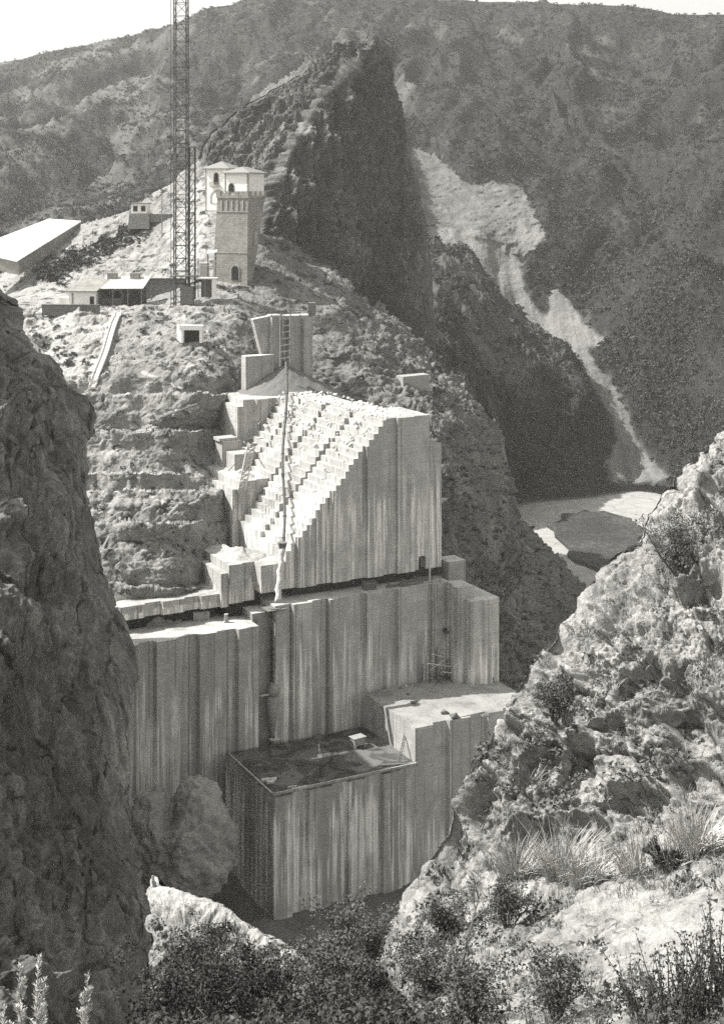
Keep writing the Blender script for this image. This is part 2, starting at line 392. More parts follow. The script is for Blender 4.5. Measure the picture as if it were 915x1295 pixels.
# gullies run down the slope: stretch noise along Y
q = P*np.array([1/95., 1/230., 0]); w_ = .5*fbm(P*np.array([1/60., 1/60., 0]), 3, 21)[..., None]
rel = ridged(q+w_*np.array([1, 1, 0]), 5, 20, .42)
edge = sstep(0, .06, T)*sstep(1.0, .9, T)
amp = (4+18*edge)*(1-.95*sbw)*(.45+.65*sstep(400, 520, P[..., 1]))
P[..., 2] += amp*rel+(1-sb)*(2.0*fbm(P/6., 5, 30, .62)+3.0*(1-sbw)*fbm(P/30., 3, 35))*sstep(0, .03, T)
cl = ridged(P/14., 5, 33); P[..., 1] += -1.6*ridged(P/5., 5, 34)*cut
P[..., 2] += scr*(.5*fbm(P/3., 4, 44, .65)+.9*ridged(P*np.array([.16, .012, 0]), 3, 45))
spur = blur(inpoly(PX, PY, [(545, 335), (590, 345), (640, 430), (690, 450), (745, 520), (770, 570), (740, 610), (600, 610), (540, 520)]).astype(float), 40)
P[..., 1] -= spur*(7*ridged(P/20., 5, 36)+3*blocks(P/7., 37)); P[..., 2] += spur*3*ridged(P/11., 4, 39)
NM = normals(P)
slope = np.abs(NM[..., 2])
bare = np.clip(sstep(.15, .6, fbm(P/38., 6, 50, .62)+.25*(.75-slope)-.12+.42*sstep(420, 150, PX)+.37*spur+.25*spur*sstep(660, 600, PX))*.45, 0, 1)*(1-sb)  # bare ground; left side also lightened to stand for haze and glare
soft_ = blur(scr, 2)*(.82+.5*fbm(P*np.array([.3, .04, .04]), 4, 47)+.25*fbm(P/1.5, 3, 48))
grp = np.clip(np.maximum(soft_, cut*(.62+.5*fbm(P/6., 4, 52)))+bare, 0, 1)  # bare also carries the haze and glare painted on the left side
M['mount'] = rock_mat('scrubby_mountain', .013, .028, .065, 4., 1., 1.2, 'bare', .24)
MG = P.copy(); MSB = sb.copy(); MBARE_HAZE = bare.copy()
mo = struct(link('mountain', grid_mesh('mountain', P, M['mount'], {'bare': grp}, flip=True)))  # 'bare' holds bare ground plus the painted haze and glare
# back of the ridge
back = np.stack([P[0], P[0]*1.0+np.array([0, 120, -60]), P[0]+np.array([0, 260, -180])], 0)
struct(link('mountain_back', grid_mesh('mountain_back', back[::-1], M['mount'], {'bare': np.zeros(back.shape[:2])}, flip=True)))

def leaf_tris(C, R, n, size, seed, flat=.75):
    """n random leaf triangles in the upper half ellipsoid of every clump"""
    r = np.random.default_rng(seed); N = len(C)
    d = r.normal(size=(N, n, 3)); d /= np.linalg.norm(d, axis=-1, keepdims=True); d[..., 2] = np.abs(d[..., 2])*flat
    c = C[:, None]+d*R[:, None, None]*(.35+.65*r.random((N, n, 1))**.5)
    a = r.normal(size=(N, n, 3)); a /= np.linalg.norm(a, axis=-1, keepdims=True)
    b = np.cross(a, r.normal(size=(N, n, 3))); b /= np.linalg.norm(b, axis=-1, keepdims=True)
    s = (size*R)[:, None, None]*(.6+.8*r.random((N, n, 1)))
    V = np.stack([c-a*s*1.1, c+a*s*.5+b*s*.62, c+a*s*.5-b*s*.62], 2).reshape(-1, 3)
    return V, np.arange(len(V)).reshape(-1, 3)
def leafmat(name, v, var=.5, sc=.3):
    t = NT(name); k = t.noise(t.obj(), sc, 4, .6); t.b.inputs['Roughness'].default_value = .75
    return t.col(t.ramp(k, [(.3, v*(1-var)), (.5, v), (.72, v*(1+var))]))
M['scrub'] = leafmat('scrub_leaves', .055, .4, .05)
def scatter(P, n, keep, seed):
    r = np.random.default_rng(seed); H, W = P.shape[:2]
    i = r.integers(0, H-1, n*3); j = r.integers(0, W-1, n*3); k = np.where(r.random(n*3) < keep[i, j])[0][:n]
    return P[i[k], j[k]], i[k], j[k], r
keep = (1-np.clip(MSB*1.3, 0, 1))*(.25+.75*sstep(-.15, .2, fbm(MG/22., 4, 60)))*(MG[..., 0] > -420)*(1-.7*MBARE_HAZE)
keep = keep*np.clip(((MG[..., 1]/560.)**2), .25, 1)
C, i, j, r = scatter(MG, 75000, keep, 5)
R = .45+1.15*r.random(len(C))**2.5; C = C.copy(); C[:, 2] += .2
V, Fc = leaf_tris(C, R, 13, .45, 6)
o = link('mountain_scrub', mesh_np('mountain_scrub', V, Fc, M['scrub'])); tag(o, 'dark low scrub dotting the far mountainside', 'scrub', kind='stuff')

# ---- abutment hillside (from the saddle with the houses down to the dam)
CREST = [(-300, 470), (-200, 430), (-60, 372), (0, 346), (40, 322), (100, 285), (165, 264), (205, 240), (255, 200), (300, 246), (400, 330), (480, 388), (545, 440), (560, 470), (582, 482), (614, 528), (632, 546), (642, 600), (655, 650), (690, 690), (742, 746), (800, 790), (900, 850)]
BOT = [(-300, 800), (100, 800), (600, 800), (630, 930), (900, 1000)]
hs = [(-300, 470, 350), (0, 346, 342), (100, 285, 337), (165, 264, 330), (255, 200, 325), (300, 250, 318), (400, 330, 315), (480, 388, 318), (545, 440, 312), (582, 482, 305), (632, 546, 300), (655, 650, 310), (742, 746, 338), (800, 790, 350),
      (-300, 520, 300), (-60, 400, 290), (20, 388, 272), (100, 388, 271), (180, 388, 270), (240, 388, 270), (20, 377, 287), (100, 377, 287), (180, 376, 287), (60, 335, 308), (150, 330, 306), (215, 330, 302), (200, 280, 316), (265, 300, 302),
      (60, 440, 262), (150, 450, 256), (130, 500, 246), (200, 500, 246), (260, 495, 246), (240, 433, 258), (120, 545, 238), (230, 545, 237), (270, 520, 246), (120, 600, 229), (230, 600, 230), (120, 660, 214), (200, 660, 213), (245, 665, 216), (275, 625, 226),
      (130, 740, 206), (200, 740, 206), (250, 735, 209), (130, 800, 204), (250, 800, 206), (-200, 600, 230), (-200, 800, 205),
      (300, 640, 235), (300, 560, 258), (310, 470, 256), (300, 400, 266), (340, 420, 268), (293, 352, 284), (350, 360, 282), (370, 500, 262), (390, 440, 268), (420, 400, 272), (430, 440, 264), (480, 440, 268), (450, 480, 258), (500, 500, 254),
      (400, 620, 262), (480, 620, 252), (520, 560, 246), (555, 545, 243), (565, 600, 238), (570, 700, 229), (600, 735, 227), (632, 765, 222), (640, 880, 216), (700, 930, 215), (400, 740, 250), (300, 760, 230), (450, 800, 235),
      (590, 560, 256), (610, 640, 252), (640, 720, 262), (690, 760, 278), (650, 800, 238), (740, 850, 262), (900, 950, 280), (560, 500, 268), (600, 520, 282)]
ht = TPS(hs)
cols = np.arange(-300, 900, 1.25); nr = 500
tb = np.concatenate([[-.30, -.2, -.12, -.06, -.025], np.linspace(0, 1, nr)])
PX, T = np.meshgrid(cols, tb); cy = interp(CREST, PX); byy = interp(BOT, PX)
Tp = np.clip(T, 0, 1); PY = cy+Tp*(byy-cy)
HD = ht(PX, PY)
for line, x0, x1, dep in (([(100, 499), (290, 497)], 90, 290, 7), ([(100, 545), (310, 543)], 90, 300, 7.5), ([(100, 597), (250, 597)], 90, 235, 6), ([(100, 622), (280, 618)], 90, 285, 6), ([(110, 664), (250, 660)], 120, 250, 7), ([(100, 742), (285, 742)], 100, 282, 3), ([(0, 386), (270, 386)], -40, 262, 6),
                          ([(395, 425), (560, 480)], 400, 540, 4), ([(470, 470), (560, 500)], 480, 548, 3)):
    ln = interp(line, PX)+5*perlin(np.stack([PX/22., PX*0+dep, PX*0], -1), 3)+3*perlin(np.stack([PX/7., PX*0+dep+5, PX*0], -1), 4); dep = dep*1.05*(.75+.9*perlin(np.stack([PX/30., PX*0+dep*3, PX*0], -1), 6))
    wx = sstep(x0-8, x0+8, PX)*sstep(x1+8, x1-8, PX)
    HD = HD+wx*dep*(sstep(-1.3, 1.3, ln-PY)-np.clip((ln-PY+22)/44., 0, 1))
P = world(PX, PY, HD)
back = np.clip(-T, 0, 1); P[..., 1] += back*160; P[..., 2] -= 150*back**1.25; P[..., 0] += back*40*sstep(500, 700, PX)
NM = normals(P)
rough = (.5+.9*sstep(340, 560, PX))*(1-.75*inpoly(PX, PY, [(-60, 360), (262, 360), (262, 390), (-60, 390)]))
d = 1.3*fbm(P/10., 5, 71, .55)+.6*ridged(P/6., 5, 73)+.4*fbm(P/1.8, 4, 77, .6)
d = d+1.0*blocks(P/np.array([3.4, 3.4, 2.]), 74, .4, .12)+.55*blocks(P/np.array([1.5, 1.5, 1.1]), 78, .4, .15)
P = P+outward(P, (0, -.7, .7))*(d*rough)[..., None]*sstep(-.02, .0, T)[..., None]
HP = P; HPX, HPY = PX, PY
slope = np.abs(normals(P)[..., 2])
PATHS = [[(190, 533), (215, 524), (250, 515)], [(180, 470), (230, 492)], [(262, 420), (285, 440)], [(175, 615), (220, 645)], [(200, 585), (228, 602)], [(195, 480), (160, 500)]]
pale = np.zeros(PX.shape)
for pl in PATHS:
    for (a, b), (c, e) in zip(pl[:-1], pl[1:]):
        s_ = np.clip(((PX-a)*(c-a)+(PY-b)*(e-b))/((c-a)**2+(e-b)**2), 0, 1)
        pale = np.maximum(pale, sstep(2.2, .8, np.hypot(PX-a-s_*(c-a), PY-b-s_*(e-b))))
tal = inpoly(PX, PY, [(20, 390), (150, 392), (145, 440), (118, 492), (60, 470)])+inpoly(PX, PY, [(250, 330), (272, 240), (262, 215), (240, 240), (210, 300), (225, 340)])
pale = np.clip(pale+.36*sstep(345, 270, PX)*(.75+.6*fbm(P/5., 5, 83, .6))+.35*blur(tal.astype(float), 6)+.3*sstep(.15, .5, fbm(P/8., 4, 80))+.25*sstep(.86, .97, slope)*(PX < 300), 0, 1)  # left side paler: fresh-cut rock, with bright haze put into the colour
M['hill'] = rock_mat('excavated_rock', .08, .155, .27, 1.2, .9, .35, 'pale', .46, .05)
struct(link('hillside', grid_mesh('hillside', P, M['hill'], {'pale': pale}, flip=True)))
keep = (PX > -50)*(PX < 760)*(T > 0)*(.1+.5*sstep(0, .4, fbm(P/18., 3, 82))+.5*sstep(545, 580, PX))
keep *= 1-inpoly(PX, PY, [(10, 360), (262, 360), (262, 392), (10, 392)])
keep *= np.where((PX > 100) & (PX < 545) & (PY > 480), .12, 1.)
C, i, j, r = scatter(P, 4200, keep, 15)
R = .25+.75*r.random(len(C))**2.2
V, Fc = leaf_tris(C, R, 26, .36, 16)
M['scrub2'] = leafmat('hill_scrub_leaves', .07, .4, .2)
o = link('hillside_scrub', mesh_np('hillside_scrub', V, Fc, M['scrub2'])); tag(o, 'small scrub bushes scattered over the rocky slope beside the dam', 'scrub', kind='stuff')

# ---- rock pinnacle
LEFT = [(46, 468), (56, 440), (72, 418), (90, 394), (104, 368), (118, 343), (132, 318), (148, 298), (172, 268), (186, 258), (210, 252), (260, 250), (480, 250)]
RIGHT = [(46, 476), (58, 478), (74, 484), (92, 494), (110, 500), (128, 502), (150, 507), (185, 514), (206, 520), (232, 527), (260, 532), (300, 537), (322, 542), (360, 544), (400, 547), (430, 549), (480, 550)]
ARETE = [(46, 472), (60, 470), (90, 440), (120, 408), (150, 388), (180, 372), (220, 352), (262, 338), (300, 330), (480, 325)]
rows = np.linspace(46, 480, 330); ncol = 520
th = np.linspace(0, 1, ncol)
PYr = rows[:, None]*np.ones((1, ncol)); L = interp(LEFT, PYr); Rr = interp(RIGHT, PYr); A = interp(ARETE, PYr)
U = th[None]*np.ones((len(rows), 1))
# 0..0.62 front from left edge through arete to right edge; 0.62..1 the back, returning
k = .62; uf = np.clip(U/k, 0, 1); ub = np.clip((U-k)/(1-k), 0, 1)
fa = .42
PXp = np.where(uf < fa, L+(A-L)*(uf/fa), A+(Rr-A)*((uf-fa)/(1-fa)))
hgt = sstep(0, 430, PYr-46)
Ya = 334-34*hgt**.8; Yl = 338+2*hgt; Yr = 346-2*hgt
Yf = np.where(uf < fa, Yl+(Ya-Yl)*(uf/fa)**.9, Ya+(Yr-Ya)*((uf-fa)/(1-fa))**1.15)
PXp = np.where(U > k, Rr+(L-Rr)*ub, PXp)
Yf = np.where(U > k, Yr+(Yl-Yr)*ub+(6+38*hgt)*np.sin(math.pi*ub), Yf)
P = world(PXp, PYr, Yf)
P[..., 0] = np.where(U > k, (PXp-CX)*(.5*(Yr+Yl))/F, P[..., 0])
P[..., 2] = ZC-(PYr-HY)*np.where(U > k, Yr+(Yl-Yr)*ub, Yf)/F
NM = normals(P)
sgn = np.where((NM[..., 1] > 0) ^ (U > k), -1, 1)[..., None]; NO = NM*sgn
env = (sstep(0, .05, U)*sstep(.0, .05, np.abs(U-k))*sstep(1, .95, U))*.8+.2
q = P*np.array([1/10., 1/10., 1/34.])
d = 4.6*ridged(q, 6, 90, .58)+1.8*fbm(P/3.5, 5, 95, .62)+2.2*ridged(P*np.array([1/3.2, 1/3.2, 1/14.]), 4, 98)
d = d+2.0*blocks(P/np.array([4.5, 4.5, 11.]), 96)+.8*blocks(P/np.array([1.8, 1.8, 6.]), 94, .4, .12)
d = np.where(uf < fa, d*.62+.9*fbm(P/2., 4, 93, .6), d)
P = P+NO*(d*env*sstep(-.02, .06, (PYr-46)/434.+.02))[..., None]
sunlit_strip = sstep(26, 3, np.abs(PXp-(A-6)))*sstep(140, 170, PYr)*sstep(285, 260, PYr)*(U < k)*sstep(-.1, .25, fbm(P/2.5, 5, 99, .65))  # sunlit strip along the arete, painted as paler rock
M['pinn'] = rock_mat('pinnacle_rock', .035, .11, .26, 1.3, 1., .6, 'pale', .5, None, .8, .3)
struct(link('rock_pinnacle', grid_mesh('rock_pinnacle', P, M['pinn'], {'pale': np.clip(sunlit_strip*.35, 0, 1)}, flip=True)))

# ---- left foreground cliff and the gorge wall running back from it
EDGE = [(0, -250), (100, -190), (200, -120), (300, -55), (355, -8), (372, 4), (377, 20), (392, 28), (418, 25), (446, 46), (449, 62), (470, 80), (490, 86), (500, 110), (515, 118), (545, 118), (562, 108), (595, 110), (625, 106), (660, 118), (690, 125), (720, 130), (790, 150), (830, 164), (860, 170), (892, 156), (930, 152), (960, 156), (1000, 164), (1040, 166), (1080, 172), (1110, 176), (1150, 185), (1200, 190), (1340, 194)]
rows = np.arange(40, 1345, 1.4)
sa = np.concatenate([np.linspace(-1, -.02, 40), np.linspace(0, 1, 560)**1.7])
SA, PYr = np.meshgrid(sa, rows); E = interp(EDGE, PYr)
lt = TPS([(-250, 0, 78), (4, 372, 82), (60, 447, 80), (112, 505, 80), (108, 600, 77), (130, 720, 74), (168, 850, 70), (155, 950, 68), (172, 1080, 65), (188, 1170, 62), (194, 1340, 57),
          (-300, 300, 66), (-500, 300, 62), (-760, 300, 58), (-500, 700, 56), (-760, 1000, 50), (-760, 0, 62), (-100, 420, 71), (0, 480, 74), (40, 560, 70), (0, 700, 64), (-300, 700, 59), (60, 800, 64), (0, 1000, 58), (90, 1000, 63), (-300, 1000, 53), (0, 1200, 54), (100, 1200, 58), (-300, 1300, 47), (0, 1340, 50), (100, 1340, 53)])
PXc = np.where(SA > 0, E-SA*(E+760), E); Yc = lt(PXc, PYr); P = world(PXc, PYr, Yc)
ye = lt(E, PYr); b = np.clip(-SA, 0, 1)
PB = world(E-2-26*b, PYr+8*b, ye+124*b**1.6); P = np.where((SA < 0)[..., None], PB, P)
NO = outward(P, (.6, -.8, 0)); NO = np.where((SA < 0)[..., None], np.array([.97, -.2, .1]), NO)
q = P*np.array([1/5.5, 1/5.5, 1/9.])
d = 1.1*ridged(q, 6, 110, .52)+.4*fbm(P/1.4, 5, 113, .62)
d = d+1.0*blocks(P/np.array([2.6, 2.6, 5.]), 116, .5, .12)+.45*blocks(P/np.array([1.1, 1.1, 2.3]), 119, .5, .15)+.16*blocks(P/np.array([.45, .45, .8]), 121, .5, .2)
d = d-.9*sstep(.15, .4, perlin(P/np.array([2., 3., 4.5]), 123))
P = P+NO*(d*np.where(SA < 0, .4, sstep(-.02, .10, SA)*.75+.25))[..., None]
M['cliff'] = rock_mat('cliff_rock', .05, .15, .38, .5, 1., .15, None, .45, None, .9, .35)
struct(link('cliff', grid_mesh('cliff', P, M['cliff'], flip=False)))

# ---- unseen rock wall left of view, added to shade the bottom shrubs
ya = np.linspace(13, 34, 90); za = np.linspace(0, 1, 90); YA, ZA = np.meshgrid(ya, za)
topz = 113+1.5*np.sin(YA*.5)-6*sstep(30, 34, YA)
P = np.stack([-12.4-7*ZA**2+0*YA, YA, 84+(topz-84)*np.sin(ZA*1.5708)**.8], -1); P[..., 0] -= 9*sstep(.8, 1, ZA)
NO = outward(P, (1, 0, .1)); P = P+NO*(.7*ridged(P/5., 5, 220)+.5*blocks(P/2.4, 222))[..., None]
struct(link('cliff_shoulder', grid_mesh('cliff_shoulder', P, M['cliff'])))
# ---- right foreground slope, running into the ledge the camera looks over
FC = [(-120, 1338), (60, 1326), (130, 1312), (190, 1290), (260, 1254), (330, 1238), (400, 1232), (440, 1226), (470, 1216), (480, 1196), (490, 1166), (510, 1132), (545, 1080), (562, 1052), (571, 1010), (600, 962), (640, 902), (660, 852), (700, 800), (745, 738), (772, 702), (805, 684), (816, 652), (825, 640), (850, 600), (880, 578), (915, 545), (1000, 470), (1250, 330)]
ft = TPS([(-120, 1338, 17), (60, 1326, 19), (190, 1290, 22), (260, 1254, 25), (330, 1238, 26.5), (400, 1232, 27.5), (470, 1216, 30), (480, 1196, 30.6), (490, 1166, 31.2), (510, 1132, 31.8), (562, 1052, 32.7), (571, 1010, 33.2), (600, 962, 33.6), (660, 852, 34.5), (745, 738, 35.5), (810, 684, 36), (850, 600, 37), (915, 545, 37.5), (1000, 470, 39), (1250, 330, 42),
          (-120, 1360, 15), (60, 1350, 15.5), (190, 1345, 16), (260, 1300, 19.5), (330, 1280, 21.5), (330, 1345, 16), (420, 1280, 22), (420, 1345, 16.5), (500, 1250, 26.5), (500, 1295, 21), (500, 1345, 16.5),
          (560, 1150, 30), (560, 1200, 27.5), (600, 1250, 23.5), (600, 1345, 16.2), (640, 1000, 32.3), (640, 1100, 30.4), (660, 1060, 31.2), (700, 1010, 31.8), (700, 1058, 31), (720, 1088, 29.8), (700, 1130, 28.3), (700, 1200, 24.5), (750, 1295, 18.5), (750, 1345, 15.8),
          (760, 800, 33.7), (760, 900, 32.5), (780, 1000, 31), (790, 1052, 30.2), (800, 1080, 28.8), (820, 1130, 26.4), (850, 1200, 22), (880, 1295, 17), (880, 1345, 14.8), (860, 700, 34.4), (880, 800, 32.4), (900, 900, 30.7), (900, 990, 29.4), (900, 1040, 28.7), (915, 1075, 27.2), (915, 1140, 24.4), (940, 640, 34.8), (1050, 800, 31.5), (1050, 1000, 27.5), (1100, 1200, 19), (1200, 1345, 13), (1250, 700, 33)])
cols = np.arange(-120, 1150, 1.05)
tb = np.concatenate([np.array([-1, -.7, -.45, -.3, -.2, -.12, -.06, -.02]), np.linspace(0, 1, 640)])
PX, T = np.meshgrid(cols, tb); cy = interp(FC, PX); Tp = np.clip(T, 0, 1); PY = cy+Tp*(1345-cy)
YY = ft(PX, PY); P = world(PX, PY, YY)
b = np.clip(-T, 0, 1); P[..., 1] += 22*b; P[..., 2] -= 40*b**1.15+.45*sstep(0, .03, b); P[..., 0] += 13*b*sstep(440, 560, PX)
NO = outward(P, (-.6, -.5, .6))
NO[:8] = NO[8]
nearf = np.clip(YY/33., .4, 1.2)
q = P.copy(); q[..., 0] += .5*q[..., 2]          # strata dip to the right
d = .42*billow(q/np.array([2.3, 3, 1.5]), 7, 130, .56)+.34*fbm(P/1.0, 6, 133, .6)
for hx, hy, hrx, hry, hd in ((596, 1006, 22, 34, 2.4), (672, 1068, 36, 26, 2.2), (640, 935, 26, 22, 1.5), (725, 965, 20, 30, 1.5), (765, 925, 26, 20, 1.4), (884, 742, 30, 24, 2.0), (806, 862, 26, 34, 1.6), (700, 872, 22, 24, 1.3), (655, 985, 14, 30, 1.4), (860, 905, 30, 22, 1.4), (770, 790, 22, 22, 1.3), (840, 690, 20, 24, 1.2), (800, 1010, 40, 14, 1.4), (880, 985, 36, 16, 1.3), (735, 1040, 34, 12, 1.3), (900, 620, 20, 26, 1.4), (555, 1120, 20, 22, .9)):
    wx = 14*perlin(P/1.2, 151); hd = hd*.26; e_ = ((PX+wx-hx-.45*(hy-PY))/hrx)**2+((PY+wx-hy)/hry)**2
    d = d-hd*sstep(1.15, .35, e_)+.45*hd*np.exp(-((e_-1.5)/.45)**2)*(PY < hy)
d = d-.4*sstep(.08, .45, perlin(q/np.array([1.5, 2.4, .95]), 139))+.40*blocks(q/np.array([1.4, 1.4, .8]), 136, .4, .15)+.17*blocks(q/np.array([.5, .5, .3]), 146, .4, .15)+.03*fbm(P/.2, 2, 141, .6)
soft = sstep(1060, 1110, PY+.12*(PX-700))*sstep(480, 560, PX)          # ledges and slabs below the rock wall
d = d*(1-.6*soft)*(1-.3*sstep(510, 440, PX))
P = P+NO*(d*nearf*(.2+.8*sstep(-.02, .10, T)))[..., None]
SLABS = [[(770, 1170), (840, 1145), (925, 1130), (930, 1250), (850, 1250), (760, 1220)], [(745, 1145), (790, 1122), (820, 1128), (790, 1160)], [(900, 700), (925, 690), (925, 760), (905, 790)]]
sm = np.zeros(PX.shape)
for s_ in SLABS: sm = np.maximum(sm, inpoly(PX+6*perlin(P/1.2, 3), PY+6*perlin(P/1.2, 4), s_))
pale = np.clip(blur(sm, 3)*.55+.6*sstep(-.05, .45, fbm(P/1.0, 6, 140, .65))*(1-sstep(1200, 1290, PY)*(PX < 700)), 0, 1)
FP, FPX, FPY, FN = P, PX, PY, NO
M['fore'] = rock_mat('sunlit_limestone', .07, .24, .5, .25, 1., .07, 'pale', .38, None, .85, 1.)
struct(link('foreground_slope', grid_mesh('foreground_slope', P, M['fore'], {'pale': pale}, flip=True)))
def fgp(px, py):
    k = np.argmin((FPX-px)**2+(FPY-py)**2+(T < 0)*1e6); i, j = np.unravel_index(k, FPX.shape); return FP[i, j]
def hgp(px, py):
    k = np.argmin((HPX-px)**2+(HPY-py)**2); i, j = np.unravel_index(k, HPX.shape); return HP[i, j]

# ---- lit outcrop standing below the cliff, down in the gorge
OC = [(176, 1190), (182, 1140), (187, 1124), (215, 1124), (240, 1131), (262, 1137), (285, 1150), (300, 1158), (335, 1174), (372, 1192), (400, 1220), (430, 1290), (450, 1400)]
ot = TPS([(176, 1150, 42), (187, 1121, 41.5), (240, 1131, 40.5), (300, 1158, 39.8), (372, 1192, 39), (430, 1290, 38), (180, 1400, 35), (200, 1180, 38.5), (200, 1400, 34), (300, 1210, 37.5), (300, 1400, 33.5), (380, 1250, 37), (420, 1400, 35), (450, 1400, 36)])
cols = np.arange(176, 450, .7); tb = np.concatenate([np.array([-1, -.6, -.3, -.12, -.04]), np.linspace(0, 1, 300)])
PXo, To = np.meshgrid(cols, tb); cyo = interp(OC, PXo); Tq = np.clip(To, 0, 1); PYo = cyo+Tq*(1420-cyo)
P = world(PXo, PYo, ot(PXo, PYo)); b = np.clip(-To, 0, 1); P[..., 1] += 5*b; P[..., 2] -= 9*b**1.3; P[..., 0] += 2*b
P[..., 1] += 4*(np.clip(195-PXo, 0, 20)/20)**2
NO = outward(P, (0, -.7, .7)); NO[:5] = NO[5]
d = .5*billow(P/np.array([2.2, 2.6, 1.6]), 6, 190, .56)+.28*fbm(P/.9, 5, 193, .6)+.26*blocks(P/1.2, 196)
P = P+NO*(d*(.35+.65*sstep(-.02, .1, To))*(.3+.7*sstep(178, 205, PXo)))[..., None]
OP, OT = P, To
crest_light = np.clip(sstep(34, 6, PYo-cyo)*.9+.4*sstep(.1, .5, fbm(P/1.5, 5, 198)), 0, 1)  # top edge painted paler to stand for the sunlit crest
struct(link('rock_outcrop', grid_mesh('rock_outcrop', P, M['fore'], {'pale': crest_light}, flip=True)))
# ---- bar in the river bend, the peaks' shadow painted into its dark colour
ring = [atz(*q, 13.) for q in [(700, 664), (716, 655), (742, 651), (772, 654), (800, 662), (812, 672), (806, 690), (775, 712), (756, 724), (734, 711), (710, 690), (698, 674)]]
mb = MB(); cx_ = sum(p[0] for p in ring)/12; cy_ = sum(p[1] for p in ring)/12
big = []
for k in range(12):
    a, b2 = ring[k], ring[(k+1) % 12]
    for t_ in (0, .34, .67): big.append((a[0]+(b2[0]-a[0])*t_+random.uniform(-1.6, 1.6), a[1]+(b2[1]-a[1])*t_+random.uniform(-2.5, 2.5)))
mb.prism([(cx_+(x-cx_)*1.04, cy_+(y-cy_)*1.04) for x, y in big], 12.4, 14.1)
M['bar'] = rock_mat('dark_silt', .02, .05, .13, 1.6, .8, .4)
struct(mb.build('gravel_bar', M['bar'], bevel=.5))
# ================================================================== THE DAM
OX, OY = -12.2, 204.5; TH = math.atan2(.465, .885); CW, SW = math.cos(TH), math.sin(TH)
def dam(u, v): return (OX+CW*u-SW*v, OY+SW*u+CW*v)
def uvz(px, py, v):
    a = (px-CX)/F; Y = (v+SW*(-OX)*1.0*1+CW*OY)/(CW-SW*a) if False else (v-SW*OX+CW*OY)/(CW-SW*a)
    X = a*Y; return ((X-OX)*CW+(Y-OY)*SW, ZC-(py-HY)*Y/F)
def U(px, v, py=600): return uvz(px, py, v)[0]
def Z(px, py, v): return uvz(px, py, v)[1]
def dam_obj(mb, name, mat, u, v, z, label, cat='dam block', group=None, parent=None):
    """mesh written in dam axes (u along the face, v into the hill, z up), origin at its base corner"""
    mb.v = [(p[0]-u, p[1]-v, p[2]-z) for p in mb.v]
    x, y = dam(u, v); o = mb.build(name, mat, parent, (x, y, z), TH)
    return tag(o, label, cat, group)
def keys(u0, u1, w, amp, first=1, jit=.12):
    """vertical shear keys: alternating offsets along a monolith face -> [(u, v)]"""
    n = max(1, round((u1-u0)/w)); out = []; s = first
    us = [u0+(u1-u0)*k/n+(random.uniform(-jit, jit)*w if 0 < k < n else 0) for k in range(n+1)]
    for k in range(n):
        v = 0 if s > 0 else amp; out.append((us[k]+.0, us[k+1], v)); s = -s
    return out
def keyed_poly(ks, v, vb, ch=.28):
    p = []
    for k, (a, b, d) in enumerate(ks):
        p.append((a+(ch if k and d > ks[k-1][2] else 0), v+d)); p.append((b-(ch if k < len(ks)-1 and d > ks[k+1][2] else 0), v+d))
    return p+[(ks[-1][1], vb), (ks[0][0], vb)]
def rough_top(mb, name): pass
def keyed_block(name, label, u0, u1, v, vb, z0, z1, w=3.1, amp=.6, first=1, mat='conc', group=None, tilt=0.):
    mb = MB(); ks = keys(u0, u1, w, amp, first); poly = keyed_poly(ks, v, vb)
    zt = [z1+tilt*(x-u0)/(u1-u0)+random.uniform(-.07, .07) for x, y in poly]
    # fan the top in strips so that it stays planar enough
    mb.prism(poly, z0, zt); return dam_obj(mb, name, M[mat], u0, v, z0, label, group=group)
GD = 'concrete monoliths of the dam'
# lower wall, with the chute slot between its two halves
keyed_block('dam_block', 'lower half of the long streaked wall, left of the chute slot', -30, U(327, 0), 0, 22, 13, 47.7, 3.0, .7, 1, group=GD)
keyed_block('dam_block', 'long streaked wall between the chute slot and the wing, carrying the stepped block', 0, 29, 0, 30, 13, 50, 2.9, .65, -1, group=GD)
mb = MB(); mb.box(U(327, 0)+.003, -.003, 2.2, 22, 13, 48.9); dam_obj(mb, 'dam_block', M['conc_plain'], U(327, 0), 2.2, 13, 'narrow recessed concrete strip behind the hanging chute, between two wall halves', group=GD)
mb = MB(); ks = keys(-9, -3.95, 1.7, .5); mb.prism([(27.8, -3.95), (27.8, -2.2), (28.3, -2.2), (28.3, -.2), (30.7, -.2), (30.7, -3.95)], 13, 50.15)
dam_obj(mb, 'dam_block', M['conc'], 27.8, -3.95, 13, 'narrow upright return of the wall beside the wing', group=GD)
mb = MB(); mb.prism([(29.2, -5.6), (29.2, -3.96), (30.72, -3.96), (30.72, 9), (34.3, 9), (34.3, -5.5), (33.2, -5.5), (32.9, -5.9), (31.6, -5.9), (31.3, -5.5), (30.4, -5.6)], 13, 48.3)
dam_obj(mb, 'dam_block', M['conc'], 29.2, -5.9, 13, 'wing of the wall that juts out at its far right end above the side block', group=GD)
